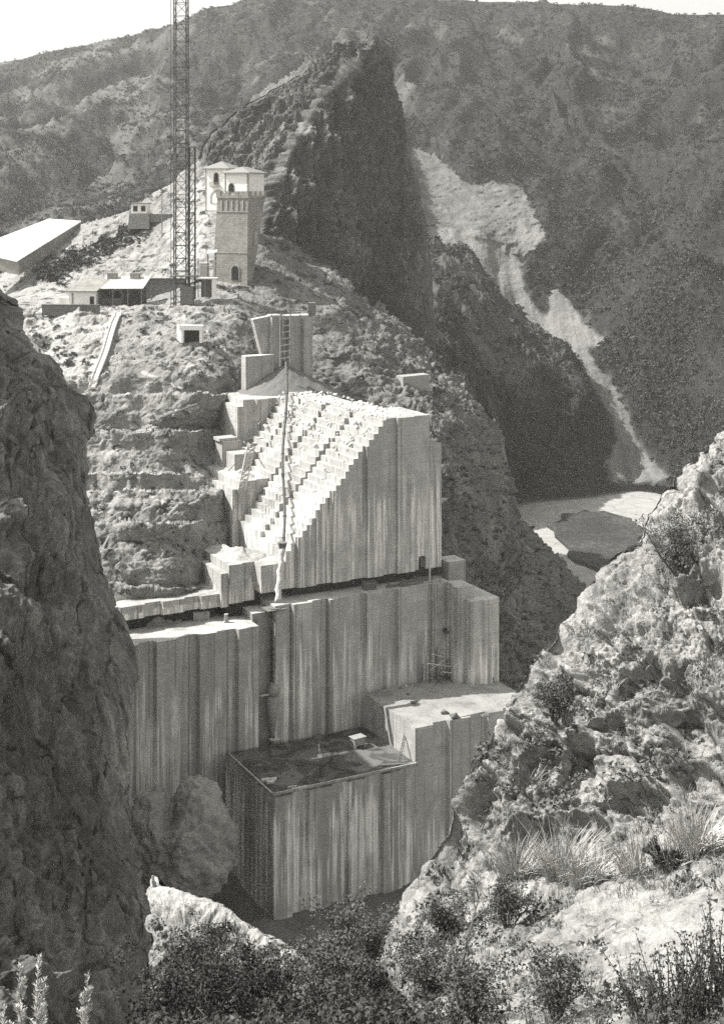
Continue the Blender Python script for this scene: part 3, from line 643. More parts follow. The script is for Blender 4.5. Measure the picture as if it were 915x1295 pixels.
# front block and side block
mb = MB(); fr = keyed_poly(keys(-8.2, 13.78, 2.75, .55, 1), -17.2, 0)
fr = fr[:-2]+[(13.78, -.7), (-8.2, -.7), (-7.9, -5.5), (-8.2, -5.7), (-8.2, -12)]
zt = [30.7+(.35 if y < -10 else 0)*0 for x, y in fr]
mb.prism(fr, 11, zt); A_ = dam_obj(mb, 'dam_block', M['conc_wet'], -8.2, -17.2, 11, 'lowest block in front with a dark wet flat top and wide streaked face', group=GD)
mb = MB(); fc = keyed_poly(keys(13.8, 34, 3.0, .6, 1), -15.9, 0); fc = fc[:-2]+[(34, -.7), (13.8, -.7)]
mb.prism(fc, 11, [35.6+random.uniform(-.1, .1) for _ in fc]); dam_obj(mb, 'dam_block', M['conc_c'], 13.8, -15.9, 11, 'side block with a pale littered top, beside the dark wet block', group=GD)
# low kerb of raised form boards along the front of the wet top
mb = MB(); mb.box(-8.0, 13.6, -16.55, -16.4, 30.7, 31.05); mb.box(-8.05, -7.9, -16.4, -1.2, 30.7, 31.0)
dam_obj(mb, 'kerb', M['conc_plain'], -8, -16.5, 30.7, 'thin raised concrete kerb round the front edges of the dark wet top', 'kerb')
# left ledge on its dark joint
def ledge(): 
    mb = MB(); mb.prism(keyed_poly(keys(-30, U(283, 6)-.3, 3.1, .55, -1), 6, 21), 49.4, 51.3)
    o = dam_obj(mb, 'dam_block', M['conc_hi'], -30, 6, 49.4, 'thin ledge slab in front of the terraced rock, on a dark joint', group=GD)
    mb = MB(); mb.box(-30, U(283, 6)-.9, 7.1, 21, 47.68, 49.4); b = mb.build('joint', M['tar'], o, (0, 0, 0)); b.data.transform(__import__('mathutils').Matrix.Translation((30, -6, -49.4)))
    return o
ledge()
# stepped monoliths
def cells_mesh(cells):
    mb = MB()
    for c in cells: mb.box(*c)
    return mb
def stair_cells(uL, zL, u0, z0, u1, z1, uR, v, vb, zb, n, ks, rnd=.09):
    """flat top zL from uL to u0, then n steps up to (u1, z1), flat to uR; split at the face keys and in depth"""
    br = [(uL, u0, zL)] if uL < u0 else []
    for k in range(n):
        a = u0+(u1-u0)*k/n; b = u0+(u1-u0)*(k+1)/n; br.append((a, b, z0+(z1-z0)*(k+.75)/n))
    br.append((u1, uR, z1)); cells = []
    edges = sorted(set([b[0] for b in br]+[b[1] for b in br]+[k[0] for k in ks]+[k[1] for k in ks]))
    def top(u):
        for a, b, z in br:
            if a <= u <= b: return z
        return br[0][2]
    def off(u):
        for a, b, d in ks:
            if a <= u <= b: return d
        return 0
    zj = {}
    for a, b in zip(edges[:-1], edges[1:]):
        if b-a < .02: continue
        m = .5*(a+b); z = top(m); d = off(m); key = round(z, 2)
        nd = 2 if key not in (round(zL, 2),) else 1
        for q in range(nd):
            va = v+d if q == 0 else v+(vb-v)*q/nd; vc = v+(vb-v)*(q+1)/nd
            j = zj.setdefault((key, q), random.uniform(-rnd, rnd) if u0 < m < u1 else random.uniform(-.03, .03))
            cells.append((a, b, va, vc, zb, z+j))
    return cells
u1f, z1f = uvz(490, 530, 3); u0f = U(363, 3)
uR = U(545, 3); uE = U(560, 3)
def monolith(label, uL, zL, du, uR_, v, vb, zb, mat, extra=None, door=None):
    a, b = u0f+du, u1f+du; za, zb_ = 56.3, z1f-.0
    if zL > za: 
        f = (zL-za)/(zb_-za); sa, sz = a+f*(b-a), zL; n = max(1, round(20*(1-f)))
    else: sa, sz, n = a, za, 21
    if sa >= b-.1: sa, n = b-.1, 1
    ks = keys(min(uL, sa), uE if uR_ > uR else uR_, 2.9, .5, 1)
    cs = stair_cells(uL, zL, sa, sz, b, zb_, uR_, v, vb, zb, n, ks)
    if extra: cs += extra
    if door:
        d0, d1, dz = door; out = []
        for c in cs:
            x0, x1, y0, y1, s0, s1 = c
            if x1 <= d0 or x0 >= d1 or y0 > v+1: out.append(c); continue
            for p, q in ((x0, min(x1, d0)), (max(x0, d0), min(x1, d1)), (max(x0, d1), x1)):
                if q-p < .01: continue
                if p >= d0 and q <= d1: out += [(p, q, y0, y1, dz, s1), (p, q, y0+2.2, y1, s0, dz)]
                else: out.append((p, q, y0, y1, s0, s1))
        cs = out
    return dam_obj(cells_mesh(cs), 'dam_block', M[mat], min(uL, sa), v, zb, label, group=GD)
ud = U(531, 3.0); ud2 = U(540.5, 3.0); zd = Z(535, 704, 3.0)
# front monolith: its plain streaked face, wide flat head and the lower tail beyond it
cs_tail = [(uR+.002, uE, 3.5, 9, 51.4, Z(552, 561, 3.5))]
F1 = monolith('largest upper block, streaked face with an arched doorway and its stepped slope', U(330, 3), 55.4, 0, uR, 3, 13, 51.4, 'conc_hi', cs_tail, (ud, ud2, zd))
mb = MB(); n = 10; ua, ub, zc = ud-.001, ud2+.001, zd-(ud2-ud)/2
arc = [(ua+(ub-ua)/2-(ub-ua)/2*math.cos(math.pi*k/n), zc+(ub-ua)/2*math.sin(math.pi*k/n)) for k in range(n+1)]
for sgn in (0, 1):     # spandrels that turn the square opening into an arch
    pts = ([(ua, zd+.001)]+arc[:n//2+1]) if sgn == 0 else (arc[n//2:]+[(ub, zd+.001)])
    for vv in (3.02,):
        b0 = len(mb.v)
        mb.v += [(p[0], vv+.5, p[1]) for p in pts]+[(p[0], vv+1.2, p[1]) for p in pts]; m_ = len(pts)
        mb.f.append(tuple(range(b0, b0+m_))); mb.f += [(b0+k, b0+(k+1) % m_, b0+m_+(k+1) % m_, b0+m_+k) for k in range(m_)]
o = mb.build('door_arch', M['conc_plain'], F1); o.data.transform(__import__('mathutils').Matrix.Translation((-min(U(330, 3), u0f), -3, -51.4)))
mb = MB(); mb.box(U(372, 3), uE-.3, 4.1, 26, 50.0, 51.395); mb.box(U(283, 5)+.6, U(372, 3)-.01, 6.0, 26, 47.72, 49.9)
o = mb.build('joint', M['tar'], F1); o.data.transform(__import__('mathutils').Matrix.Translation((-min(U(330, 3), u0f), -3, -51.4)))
# left shoulder of the front monolith
uS = uvz(290, 718, 5)[0]
mb = MB(); mb.prism(keyed_poly(keys(uS, U(330, 3)-.003, 2.0, .4, 1), 5, 17), 49.9, 55.5)
dam_obj(mb, 'dam_block', M['conc_hi'], uS, 5, 49.9, 'low sunlit-topped block at the foot of the inclined pipe, above the thin ledge', group=GD)
mb = MB(); mb.box(uS-1.1, uS-.003, 5.4, 17, 49.4, 54.3); dam_obj(mb, 'dam_block', M['conc_hi'], uS-1, 5.4, 49.4, 'narrow lower step on the left edge of the low sunlit-topped block', group=GD)
monolith('second stepped monolith in depth, its dark edge just behind the streaked face', U(345, 13), 57.0, -.55, 24.6, 13.003, 21.5, 45, 'conc_hi')
monolith('third stepped monolith with a long flat shoulder carrying the white derrick', 3.1, 63.8, -1.1, 23.2, 21.503, 30, 45, 'conc_hi', [(2.2, 3.1, 21.9, 38, 45, 62.6), (3.1, 6.2, 30, 39, 45, 63.8)])
monolith('fourth stepped monolith, mostly hidden by the third', 6.0, 66.5, -1.35, 22.0, 30.003, 36, 45, 'conc_hi')
mb = MB(); mb.prism(keyed_poly(keys(10.2, 21.2, 2.4, .5, -1), 36.003, 46), 60, 74.3); mb.box(9.2, 10.2, 36.6, 46, 60, 73.2)
dam_obj(mb, 'dam_block', M['conc_hi'], 10.2, 36, 60, 'plain block at the head of the steps, under the cone of gravel', group=GD)
mb = MB(); mb.box(5.4, 8.6, 34, 37, 60, 68.0); mb.box(5.0, 8.2, 34.3, 37, 68.0, 68.5)
dam_obj(mb, 'dam_block', M['conc_hi'], 5.4, 34, 60, 'small square block at the end of the rock bench, left of the derrick', group=GD)
mb = MB(); mb.box(30.2, 33.4, 2.6, 6, 48.7, 52.2); dam_obj(mb, 'dam_block', M['conc_plain'], 30.2, 2.6, 48.7, 'small low block against the rock, right of the arched doorway', group=GD)
# head wall at the top of the chute
uh0, uh1 = U(345, 45), U(395, 45); us0, us1 = U(357.5, 45), U(364.5, 45); zh = Z(370, 399, 45)
mb = MB(); mb.prism(keyed_poly(keys(us1, uh1, 1.9, .4, 1), 45, 47.6), 70, zh); dam_obj(mb, 'dam_block', M['conc_plain'], us1, 45, 70, 'tall fluted head wall standing right of the dark chute slot', group=GD)
mb = MB(); mb.prism(keyed_poly(keys(uh0, us0, 1.5, .4, -1), 45, 47.6), 70, zh+.2); mb.box(us0+.003, us1-.003, 47.0, 47.5, 70, zh-.3); dam_obj(mb, 'dam_block', M['conc_plain'], uh0, 45, 70, 'tall head wall standing left of the dark chute slot', group=GD)
mb = MB(); a = uvz(320, 404, 46.2); mb.v += [(a[0], 46.2, a[1]), (uh0, 46.2, zh), (uh0, 46.2, 76), (uh0-1.2, 46.2, 79), (a[0], 47.5, a[1]), (uh0, 47.5, zh), (uh0, 47.5, 76), (uh0-1.2, 47.5, 79)]
mb.f += [(0, 3, 2, 1), (4, 5, 6, 7), (0, 1, 5, 4), (1, 2, 6, 5), (2, 3, 7, 6), (3, 0, 4, 7)]
dam_obj(mb, 'dam_block', M['conc_plain'], a[0], 46.2, 76, 'slanting wedge of pale wall left of the tall head wall', group=GD)
mb = MB(); mb.prism(keyed_poly(keys(U(311, 44), uh0-.02, 2.4, .3, 1), 44, 46.1), 70, Z(325, 450, 44)); dam_obj(mb, 'dam_block', M['conc_plain'], U(311, 44), 44, 70, 'lower plain wall at the foot of the slanting wedge', group=GD)

# cone of gravel at the chute mouth
apex = at(361.5, 461, 253.5); n = 56; rr = 20; V = []
for i in range(rr+1):
    for k in range(n):
        t_ = 2*math.pi*k/n; r_ = i/rr*8.3; lu, lv = 1.35*r_*math.cos(t_), r_*math.sin(t_)
        V.append((apex[0]+lu*CW-lv*SW, apex[1]+lu*SW+lv*CW, apex[2]-.70*r_+.02*r_*math.sin(k*2.4)+.1*math.sin(k*1.7+i)))
V = np.array(V); V[:, 2] += .25*perlin(V/1.3, 5)
Fc = [(i*n+k, i*n+(k+1) % n, (i+1)*n+(k+1) % n, (i+1)*n+k) for i in range(rr) for k in range(n)]
M['gravel'] = plain('grey_gravel', .15, .35, 5., .6, .12)
V = V-np.array([apex[0], apex[1], apex[2]-6.5])
tag(link('gravel_cone', mesh_np('gravel_cone', V, Fc, M['gravel'], True), None, (apex[0], apex[1], apex[2]-6.5)), 'tall cone of grey gravel heaped under the head of the inclined pipe', 'gravel heap')
# sand spread over the flats at the foot of the steps
M['sand'] = plain('pale_spoil', .34, .25, 3., .6, .15)
def mound(u, v, z, rx, ry, h, label, mat='sand', seed=1, sink=.12):
    x, y = dam(u, v); n = 40; V = []; r_ = 14
    for i in range(r_+1):
        for k in range(n):
            t_ = 2*math.pi*k/n; q = i/r_
            V.append((rx*q*math.cos(t_), ry*q*math.sin(t_), h*(1-q*q)**1.0*(.7+.3*math.sin(3*t_+seed))-sink*q))
    V = np.array(V); V[:, :2] *= (1+.25*perlin(V/2.+seed, 12)+.2*perlin(V/.8, 13))[:, None]; V += .4*h*np.stack([0*V[:, 0], 0*V[:, 0], perlin(V/1.5+seed, 7)+.6*perlin(V/.6+seed, 9)], -1)
    Fc = [(i*n+k, i*n+(k+1) % n, (i+1)*n+(k+1) % n, (i+1)*n+k) for i in range(r_) for k in range(n)]
    return tag(link('spoil_heap', mesh_np('spoil_heap', V, Fc, M[mat], True), None, (x, y, z), TH), label, 'heap')
mound(-1.2, 9.5, 55.5, 3.2, 3.9, 1.1, 'bright spread of loose spoil on the low block at the foot of the inclined pipe', seed=2)
mound(5.4, 25.5, 63.8, 2.1, 3.2, 1.0, 'sunlit spoil on the shoulder beside the white derrick', seed=4)
mound(-20, 13.5, 51.3, 9, 4.5, 1.6, 'grey spoil along the back of the thin ledge', 'gravel', seed=6)
# broken white stone along the crown of the steps
r = np.random.default_rng(8); C = []
for _ in range(330):
    v_ = r.uniform(4, 36); du = -v_*.07
    u_ = u1f+du+r.uniform(-.6, 1)*(uR-u1f)*1.0 if r.random() < .8 else u1f+du-r.uniform(0, 8)
    f_ = max(0, (u1f+du-u_)); z_ = z1f-f_*1.1
    x, y = dam(min(u_, 24.4 if v_ > 13 else uR-.3), v_); C.append((x, y, z_))
C = np.array(C)
def stones(C, R, seed):
    r = np.random.default_rng(seed); base = np.array([(1, 0, 0), (-1, 0, 0), (0, 1, 0), (0, -1, 0), (0, 0, 1), (0, 0, -1.)])
    fc = np.array([(4, 0, 2), (4, 2, 1), (4, 1, 3), (4, 3, 0), (5, 2, 0), (5, 1, 2), (5, 3, 1), (5, 0, 3)]); V = []; Fo = []
    for c, q in zip(C, R):
        a = r.normal(size=(3, 3)); a, _ = np.linalg.qr(a); V.append(c+(base*r.uniform(.5, 1.1, (6, 1)))@a*q); Fo.append(fc+6*(len(V)-1))
    return np.concatenate(V), np.concatenate(Fo)
M['stone'] = plain('broken_stone', .6, .25, 2., .4, .05)
V, Fc = stones(C, .15+.4*r.random(len(C))**2, 3)
o = link('rubble', mesh_np('rubble', V, Fc, M['stone'])); tag(o, 'broken white stone strewn along the crown of the concrete steps', 'rubble', kind='stuff')

# ---- the inclined concrete pipe, its lower leg and the chute in the slot
p0 = at(361.5, 458, 249); p1 = at(357, 690, 207.3); p2 = at(351, 762, 204.2)
root = empty('concrete_chute', p1); tag(root, 'long dark inclined pipe running from the gravel cone down past the steps', 'chute')
pts = [np.array(p0)+(np.array(p1)-np.array(p0))*t_+np.array([.25*math.sin(t_*9), 0, -1.6*math.sin(math.pi*t_)*.5]) for t_ in np.linspace(0, 1, 28)]
loc = np.array(p1)
mb = MB(); mb.tube([q-loc for q in pts], .22, 10); mb.build('pipe', M['pipe'], root, smooth=True)
mb = MB(); mb.tube([q-loc+np.array([.1, 0, .3]) for q in pts], .05, 6); mb.build('cable', M['steel'], root)
for k in range(2, 27, 3):
    mb = MB(); d_ = (pts[k+1]-pts[k])/np.linalg.norm(pts[k+1]-pts[k]); mb.tube([pts[k]-loc-d_*.12, pts[k]-loc+d_*.12], .29, 10); mb.build('pipe_flange', M['pipe'], root)
mb = MB(); q0, q1 = np.array(p1)-loc, np.array(p2)-loc; ln = [q0+(q1-q0)*t_+np.array([.1*math.sin(t_*23), 0, 0]) for t_ in np.linspace(0, 1, 14)]
mb.tube(ln, [.5, .42]*7, 9); mb.build('discharge_hose', M['pipe_lime'], root, smooth=True)
mb = MB(); mb.tube([q0+np.array([0, 0, .5]), q0+np.array([0, 0, -.5])], [.75, .5], 10); mb.build('hopper', M['wood'], root)
# head of chute in the slot of the head wall
a = at(361, 402, 253); b = at(361, 456, 250)
root = empty('head_chute', b); tag(root, 'dark timbered chute head in the slot of the tall head wall', 'chute'); loc = np.array(b)
mb = MB(); mb.tube([np.array(a)-loc, np.array(b)-loc], [.55, .4], 8); mb.build('pipe', M['pipe'], root)
mb = MB()
for dx in (-.9, .9): mb.bar(np.array(a)-loc+np.array([dx, -.6, .9]), np.array(b)-loc+np.array([dx, -.6, -1]), .16)
for t_ in np.linspace(.05, .95, 7):
    q = np.array(a)-loc+(np.array(b)-np.array(a))*t_; mb.bar(q+np.array([-.95, -.6, 0]), q+np.array([.95, -.6, .3]), .12)
mb.build('timber_frame', M['wood'], root)
mb = MB(); mb.box(-2.6, 4.6, -1.0, .6, 7.75, 7.9)
for x_ in (-2.4, -.8, .9, 2.6, 4.4): mb.box(x_-.06, x_+.06, -.95, -.83, 7.9, 8.9)
mb.box(-2.5, 4.5, -.93, -.87, 8.8, 8.9); mb.build('walkway', M['wood'], root)
mb = MB(); mb.box(4.0, 5.3, -.8, .8, 7.9, 10.2); mb.build('winch_box', M['wood'], root)
# chute hanging in the lower slot
v_ = 1.2; us = U(347, v_)
root = empty('slot_chute', (*dam(us, v_), Z(345, 935, v_)), TH); zb = Z(345, 935, v_); tag(root, 'twin-railed hanging chute in the recessed slot, with hopper and tapered bag', 'chute')
zt, zm = Z(347, 772, v_), Z(347, 872, v_)
for s_ in (-.42, .42):
    mb = MB(); mb.box(s_-.11, s_+.11, -.1, .15, zm-zb, zt-zb); mb.build('rail', M['steel'], root)
mb = MB()
for k in range(14):
    z_ = zm+(zt-zm)*(k+.5)/14; mb.tube([(0, 0, z_-zb-.38), (0, 0, z_-zb+.38)], [.18, .3], 8)
mb.build('pipe', M['pipe_lime'], root)
mb = MB(); mb.tube([(0, -.1, zt-zb-.2), (0, -.1, zt-zb+.5)], [.4, 1.0], 12); mb.box(-1.5, 1.5, -1.2, 1.2, zt-zb+.25, zt-zb+.4); mb.build('hopper', M['wood'], root)
mb = MB(); mb.tube([(-.2, -.2, zm-zb+1.1), (-.25, -.3, zm-zb), (-.3, -.3, zm-zb-.8)], [.5, 1.0, .7], 10); mb.build('canvas_hood', M['render'], root, smooth=True)
mb = MB(); mb.box(-2.3, 1.0, -.5, -.3, zm-zb-.5, zm-zb-.3); mb.box(-2.3, 1.0, .2, .35, zm-zb-.7, zm-zb-.55); mb.build('bracket', M['pale_wood'], root)
mb = MB(); mb.tube([(-.35, -.2, zm-zb-.8), (-.4, -.2, (zm-zb)*.55), (-.35, -.2, 1.2), (-.35, -.2, .5)], [.95, .75, .42, .3], 10); mb.build('discharge_bag', M['render'], root, smooth=True)
mb = MB(); mb.tube([(-.2, -.6, .3), (-.2, -.6, -.5)], [.85, .45], 10); mb.build('spout', M['pale_wood'], root)
# ---- derrick
b = np.array(at(306, 618, 221.5)); tp = np.array(at(318, 562, 222.5)); root = empty('derrick', tuple(b)); tag(root, 'whitened lattice derrick leaning over the edge of the flat concrete shoulder', 'derrick')
d_ = tp-b; x_ = np.array([.55, .1, 0]); mb = MB()
for s_ in (-1, 1): 
    for s2 in (-1, 1): mb.bar(x_*s_+np.array([0, .45*s2, 0]), d_+x_*s_+np.array([0, .45*s2, 0]), .13)
mb.build('boom_chord', M['pale_wood'], root); mb = MB()
for k in range(9):
    t0, t1 = k/9, (k+1)/9
    mb.bar(d_*t0-x_-np.array([0, .45, 0]), d_*t1+x_-np.array([0, .45, 0]), .12); mb.bar(d_*t1-x_-np.array([0, .45, 0]), d_*t1+x_-np.array([0, .45, 0]), .14)
    mb.bar(d_*t0-x_+np.array([0, .45, 0]), d_*t1+x_+np.array([0, .45, 0]), .1)
mb.build('boom_lacing', M['pale_wood'], root)
for q in ((-2.2, 1.5), (3.6, 1.2)):
    g_ = np.array(at(306+q[0]*8, 596 if q[0] < 0 else 592, 223.5))-b; mb = MB(); mb.bar(g_, d_*.96, .1); mb.build('strut', M['wood'], root)
mb = MB(); mb.box(d_[0]-.9, d_[0]+.9, d_[1]-.5, d_[1]+.5, d_[2]-.1, d_[2]+.1); mb.tube([(d_[0]-.1, d_[1]-.2, d_[2]+.6), (d_[0]-.1, d_[1]+.2, d_[2]+.6)], .42, 12); mb.build('sheave', M['wood'], root)
# ---- clutter on the wall top by the doorway
def plank_at(px, py, v, L, a, label, lift=0, w=.22, name='timber', mat='wood', pitch=0):
    u_, z_ = uvz(px, py, v); x, y = dam(u_, v); mb = MB(); mb.box(-L/2, L/2, -w/2, w/2, 0, w*.7); o = mb.build(name, M[mat], None, (x, y, z_+lift), a); o.rotation_euler = (0, pitch, a)
    return tag(o, label, 'timber')
uz = lambda px, v: None
def top_at(px, py, z): x, y, zz = atz(px, py, z); return x, y, z
def clutter(name, label, cat, px, py, z, build, rz=0.3, mat='wood', parts=None):
    x, y, z = top_at(px, py, z); mb = MB(); build(mb); return tag(mb.build(name, M[mat], None, (x, y, z), rz), label, cat)
for k, (px, py, L, a, lab) in enumerate([(526, 735, 5.5, .45, 'longest squared timber lying before the arched doorway'), (520, 739, 4.2, .55, 'squared timber lying nearest the wall edge below the doorway'), (533, 732, 3.6, .25, 'short squared timber laid closest to the arched doorway'), (500, 741, 3.4, .6, 'timber lying alone in the middle of the wall top')]):
    x, y, z = top_at(px, py, 50.03+.0*k); mb = MB(); mb.box(-L/2, L/2, -.17, .17, 0, .32); mb.box(-L/2+.4, -L/2+.7, -.5, .5, .32, .55); tag(mb.build('timber', M['wood'], None, (x, y, z), a), lab, 'timber')
clutter('crate', 'dark slatted crate on the wall top, left of the timbers', 'crate', 467, 745, 50.02, lambda m: [m.box(-.9, .9, -.6, .6, 0, .12)]+[m.box(-.9, .9, -.6, -.5, .15+.26*k, .33+.26*k) for k in range(4)]+[m.box(-.9, .9, .5, .6, .15+.26*k, .33+.26*k) for k in range(4)]+[m.box(s_*.9-.06, s_*.9+.06, -.62, .62, 0, 1.15) for s_ in (-1, 1)])
clutter('post', 'thin pole standing before the doorway against the streaked face', 'post', 543, 736, 50.0, lambda m: [m.tube([(0, 0, 0), (.05, 0, 4.6)], .14, 8), m.box(-.25, .25, -.25, .25, 0, .2)], mat='pale_wood')
clutter('trestle', 'small trestle at the right end of the wall top', 'trestle', 551, 737, 50.0, lambda m: [m.box(-.8, .8, -.12, .12, .85, 1.0)]+[m.bar((s_*.7, t_*.4, 0), (s_*.6, 0, .9), .07) for s_ in (-1, 1) for t_ in (-1, 1)])
clutter('rail_stub', 'short pale bent rod in the dark joint under the stepped block', 'rod', 382, 752, 50.0, lambda m: [m.tube([(0, 0, 0), (0, 0, 1.0), (.7, 0, 1.1)], .06, 6)], mat='pale_wood')
clutter('block', 'small loose concrete block in the dark joint below the thin ledge', 'block', 254, 783, 47.75, lambda m: [m.prism([(-1.2, -.5), (1.2, -.5), (1.1, .5), (-1.0, .5)], 0, 1.1)], mat='conc_plain')
clutter('post', 'stub post on the lower wall top beside the dark joint', 'post', 286, 787, 47.75, lambda m: [m.box(-.25, .25, -.2, .2, 0, 1.2), m.box(-.4, .4, -.3, .3, 0, .15)], mat='conc_plain')
# on the wet top
clutter('skip', 'pale box skip on the dark wet top, near the wall', 'skip', 452, 944, 30.72, lambda m: [m.prism([(-.9, -.6), (.9, -.6), (.9, .6), (-.9, .6)], .35, 1.35), m.box(-1.05, 1.05, -.75, .75, 1.35, 1.45), m.box(-.9, -.6, -.7, .7, 0, .35), m.box(.6, .9, -.7, .7, 0, .35)], .6, 'render')
clutter('debris', 'pale scraps of board at the front edge of the dark wet top', 'debris', 377, 998, 30.72, lambda m: [m.hexa([(-.9+dx, -.2+dy, 0), (.3+dx, -.5+dy, 0), (.4+dx, -.2+dy, 0), (-.8+dx, .1+dy, 0), (-.9+dx, -.2+dy, .25), (.3+dx, -.5+dy, .4), (.4+dx, -.2+dy, .35), (-.8+dx, .1+dy, .2)]) for dx, dy in ((0, 0), (.9, .3), (-.4, .7))], mat='pale_wood')
clutter('debris', 'pale scraps of board near the left corner of the dark wet top', 'debris', 343, 990, 30.72, lambda m: [m.hexa([(-.7+dx, -.2+dy, 0), (.3+dx, -.4+dy, 0), (.4+dx, -.1+dy, 0), (-.6+dx, .1+dy, 0), (-.7+dx, -.2+dy, .3), (.3+dx, -.4+dy, .2), (.4+dx, -.1+dy, .45), (-.6+dx, .1+dy, .3)]) for dx, dy in ((0, 0), (.5, .8), (-.5, .9))], mat='pale_wood')
clutter('hooked_bar', 'thin pale hooked bar sticking up from the dark wet top', 'bar', 403, 955, 30.72, lambda m: [m.tube([(0, 0, .1), (.5, 0, .1), (.1, 0, .5), (0, 0, 1.5)], .05, 6)], mat='pale_wood')
x, y, z = top_at(505, 962, 30.75)
for k, (px, py, L, a, lab) in enumerate([(497, 972, 7.0, .42, 'long plank lying flat along the front of the dark wet top'), (505, 968, 5.0, .15, 'shorter plank crossing the long one on the dark wet top')]):
    x, y, z = top_at(px, py, 30.72); mb = MB(); mb.box(-L/2, L/2, -.14, .14, .02+.14*k, .12+.14*k); tag(mb.build('plank', M['wood'], None, (x, y, z), a), lab, 'plank')
a = np.array(atz(503, 967, 30.72)); b = np.array(at(512, 928, 199.6)); root = empty('ladder', tuple(a)); tag(root, 'timber ladder leaning from the dark wet top against the side block', 'ladder'); mb = MB()
for s_ in (-.35, .35): mb = MB(); mb.bar((s_*.5, s_, 0), tuple(b-a+np.array([s_*.5, s_, 0])), .1); mb.build('stile', M['wood'], root)
mb = MB()
for k in range(1, 10): q = (b-a)*k/10; mb.bar(q-np.array([.18, .35, 0]), q+np.array([.18, .35, 0]), .06)
mb.build('rung', M['wood'], root)
# on the side block
for k, (px, py, w_, h_, lab) in enumerate([(574, 908, 1.5, .9, 'largest dark boulder of rubble on the pale littered top'), (562, 903, .8, .7, 'grey lump beside the largest boulder on the littered top'), (522, 890, .7, .5, 'small dark lump with an upright stick near the left edge of the littered top'), (515, 879, .5, .4, 'small dark stone in the middle left of the littered top'), (506, 871, .45, .35, 'smallest dark stone at the back left of the littered top'), (612, 906, .9, .4, 'flat dark stone at the right end of the littered top'), (513, 868, .4, .3, 'pale pebble stone close to the wall on the littered top')]):
    x, y, z = top_at(px, py, 35.6); V, Fc = stones(np.zeros((1, 3)), [w_], 20+k); V = np.array(V)
    me = mesh_np('rubble_stone', V*np.array([1, .8, h_/w_]), Fc, M['gravel' if k == 1 else 'stone' if k == 6 else 'grey_wall']); o = link('rubble_stone', me, None, (x, y, z+h_*.3))
    sub = o.modifiers.new('s', 'SUBSURF'); sub.levels = sub.render_levels = 2; sub.subdivision_type = 'SIMPLE'; tag(o, lab, 'stone')
clutter('stick', 'thin upright stick on the littered top beside a small dark lump', 'stick', 523, 890, 35.6, lambda m: [m.tube([(0, 0, 0), (.05, 0, .8), (.1, 0, 1.7)], [.05, .06, .04], 6)])
root_x = top_at(556, 862, 35.6); root = empty('scaffold', root_x, TH); tag(root, 'rickety timber scaffold with crossed poles at the foot of the wing', 'scaffold')
r = random.Random(4)
for k, (x_, y_, h_) in enumerate([(-1.6, .3, 3.6), (-.4, 0, 5.4), (1.0, -.2, 4.6), (2.3, -.5, 3.4), (.3, 1.4, 4.2), (1.9, 1.1, 3.0), (3.0, -2.6, 3.4), (-2.3, 1.4, 2.6)]):
    mb = MB(); mb.tube([(x_, y_, 0), (x_+r.uniform(-.2, .2), y_, h_)], [.11, .07], 6); mb.build('pole', M['wood'], root)
for a, b in (((-2, .2, 3.0), (2.6, -.5, 1.9)), ((-1.4, 0, 4.4), (1.4, .2, 3.3)), ((-.8, -.3, 2.6), (2.4, 1.0, 3.2)), ((.2, -.2, 1.5), (3.2, -1.2, 1.0)), ((-1.8, 1, 1.2), (1.2, .9, 2.8))):
    mb = MB(); mb.tube([a, b], .09, 6); mb.build('ledger', M['pale_wood'], root)
mb = MB()
for k in range(9): mb.tube([(r.uniform(-2.5, 3), r.uniform(-2, 1.2), 0), (r.uniform(-2.5, 3), r.uniform(-2, 1.2), r.uniform(.6, 1.6))], .05, 5)
mb.build('reinforcing_rods', M['steel'], root)
# ---- twin boulder under the lower wall
V = []; n1, n2 = 110, 160
th = np.linspace(0, math.pi, n1); ph = np.linspace(0, 2*math.pi, n2); T1, P1 = np.meshgrid(th, ph, indexing='ij')
D = np.stack([np.sin(T1)*np.cos(P1), np.sin(T1)*np.sin(P1), np.cos(T1)], -1)
r_ = np.ones(T1.shape); 
lobe = .16*np.exp(-((D-np.array([-.62, -.2, .7]))**2).sum(-1)/.18)+.24*np.exp(-((D-np.array([.35, -.1, .9]))**2).sum(-1)/.22)-.34*np.exp(-((D[..., 0]+.12)**2)/.02)*sstep(.25, .8, D[..., 2])
P = D*(1+lobe)[..., None]*np.array([7.2, 6, 7.4]); P = P+D*(1.1*fbm(P/4., 5, 150)+.45*ridged(P/2.2, 5, 155)+.7*blocks(P/2.1, 157)+.2*blocks(P/.8, 159))[..., None]
M['boulder'] = rock_mat('boulder_rock', .16, .34, .5, .6, 1., .2, None, .45, None, .25, 1.)
c = at(226, 1068, 186); tag(link('boulder', grid_mesh('boulder', P+np.array([0, 0, 6]), M['boulder'], flip=False), None, (c[0], c[1], c[2]-6)), 'huge rounded double-headed boulder under the low end of the streaked wall', 'boulder')
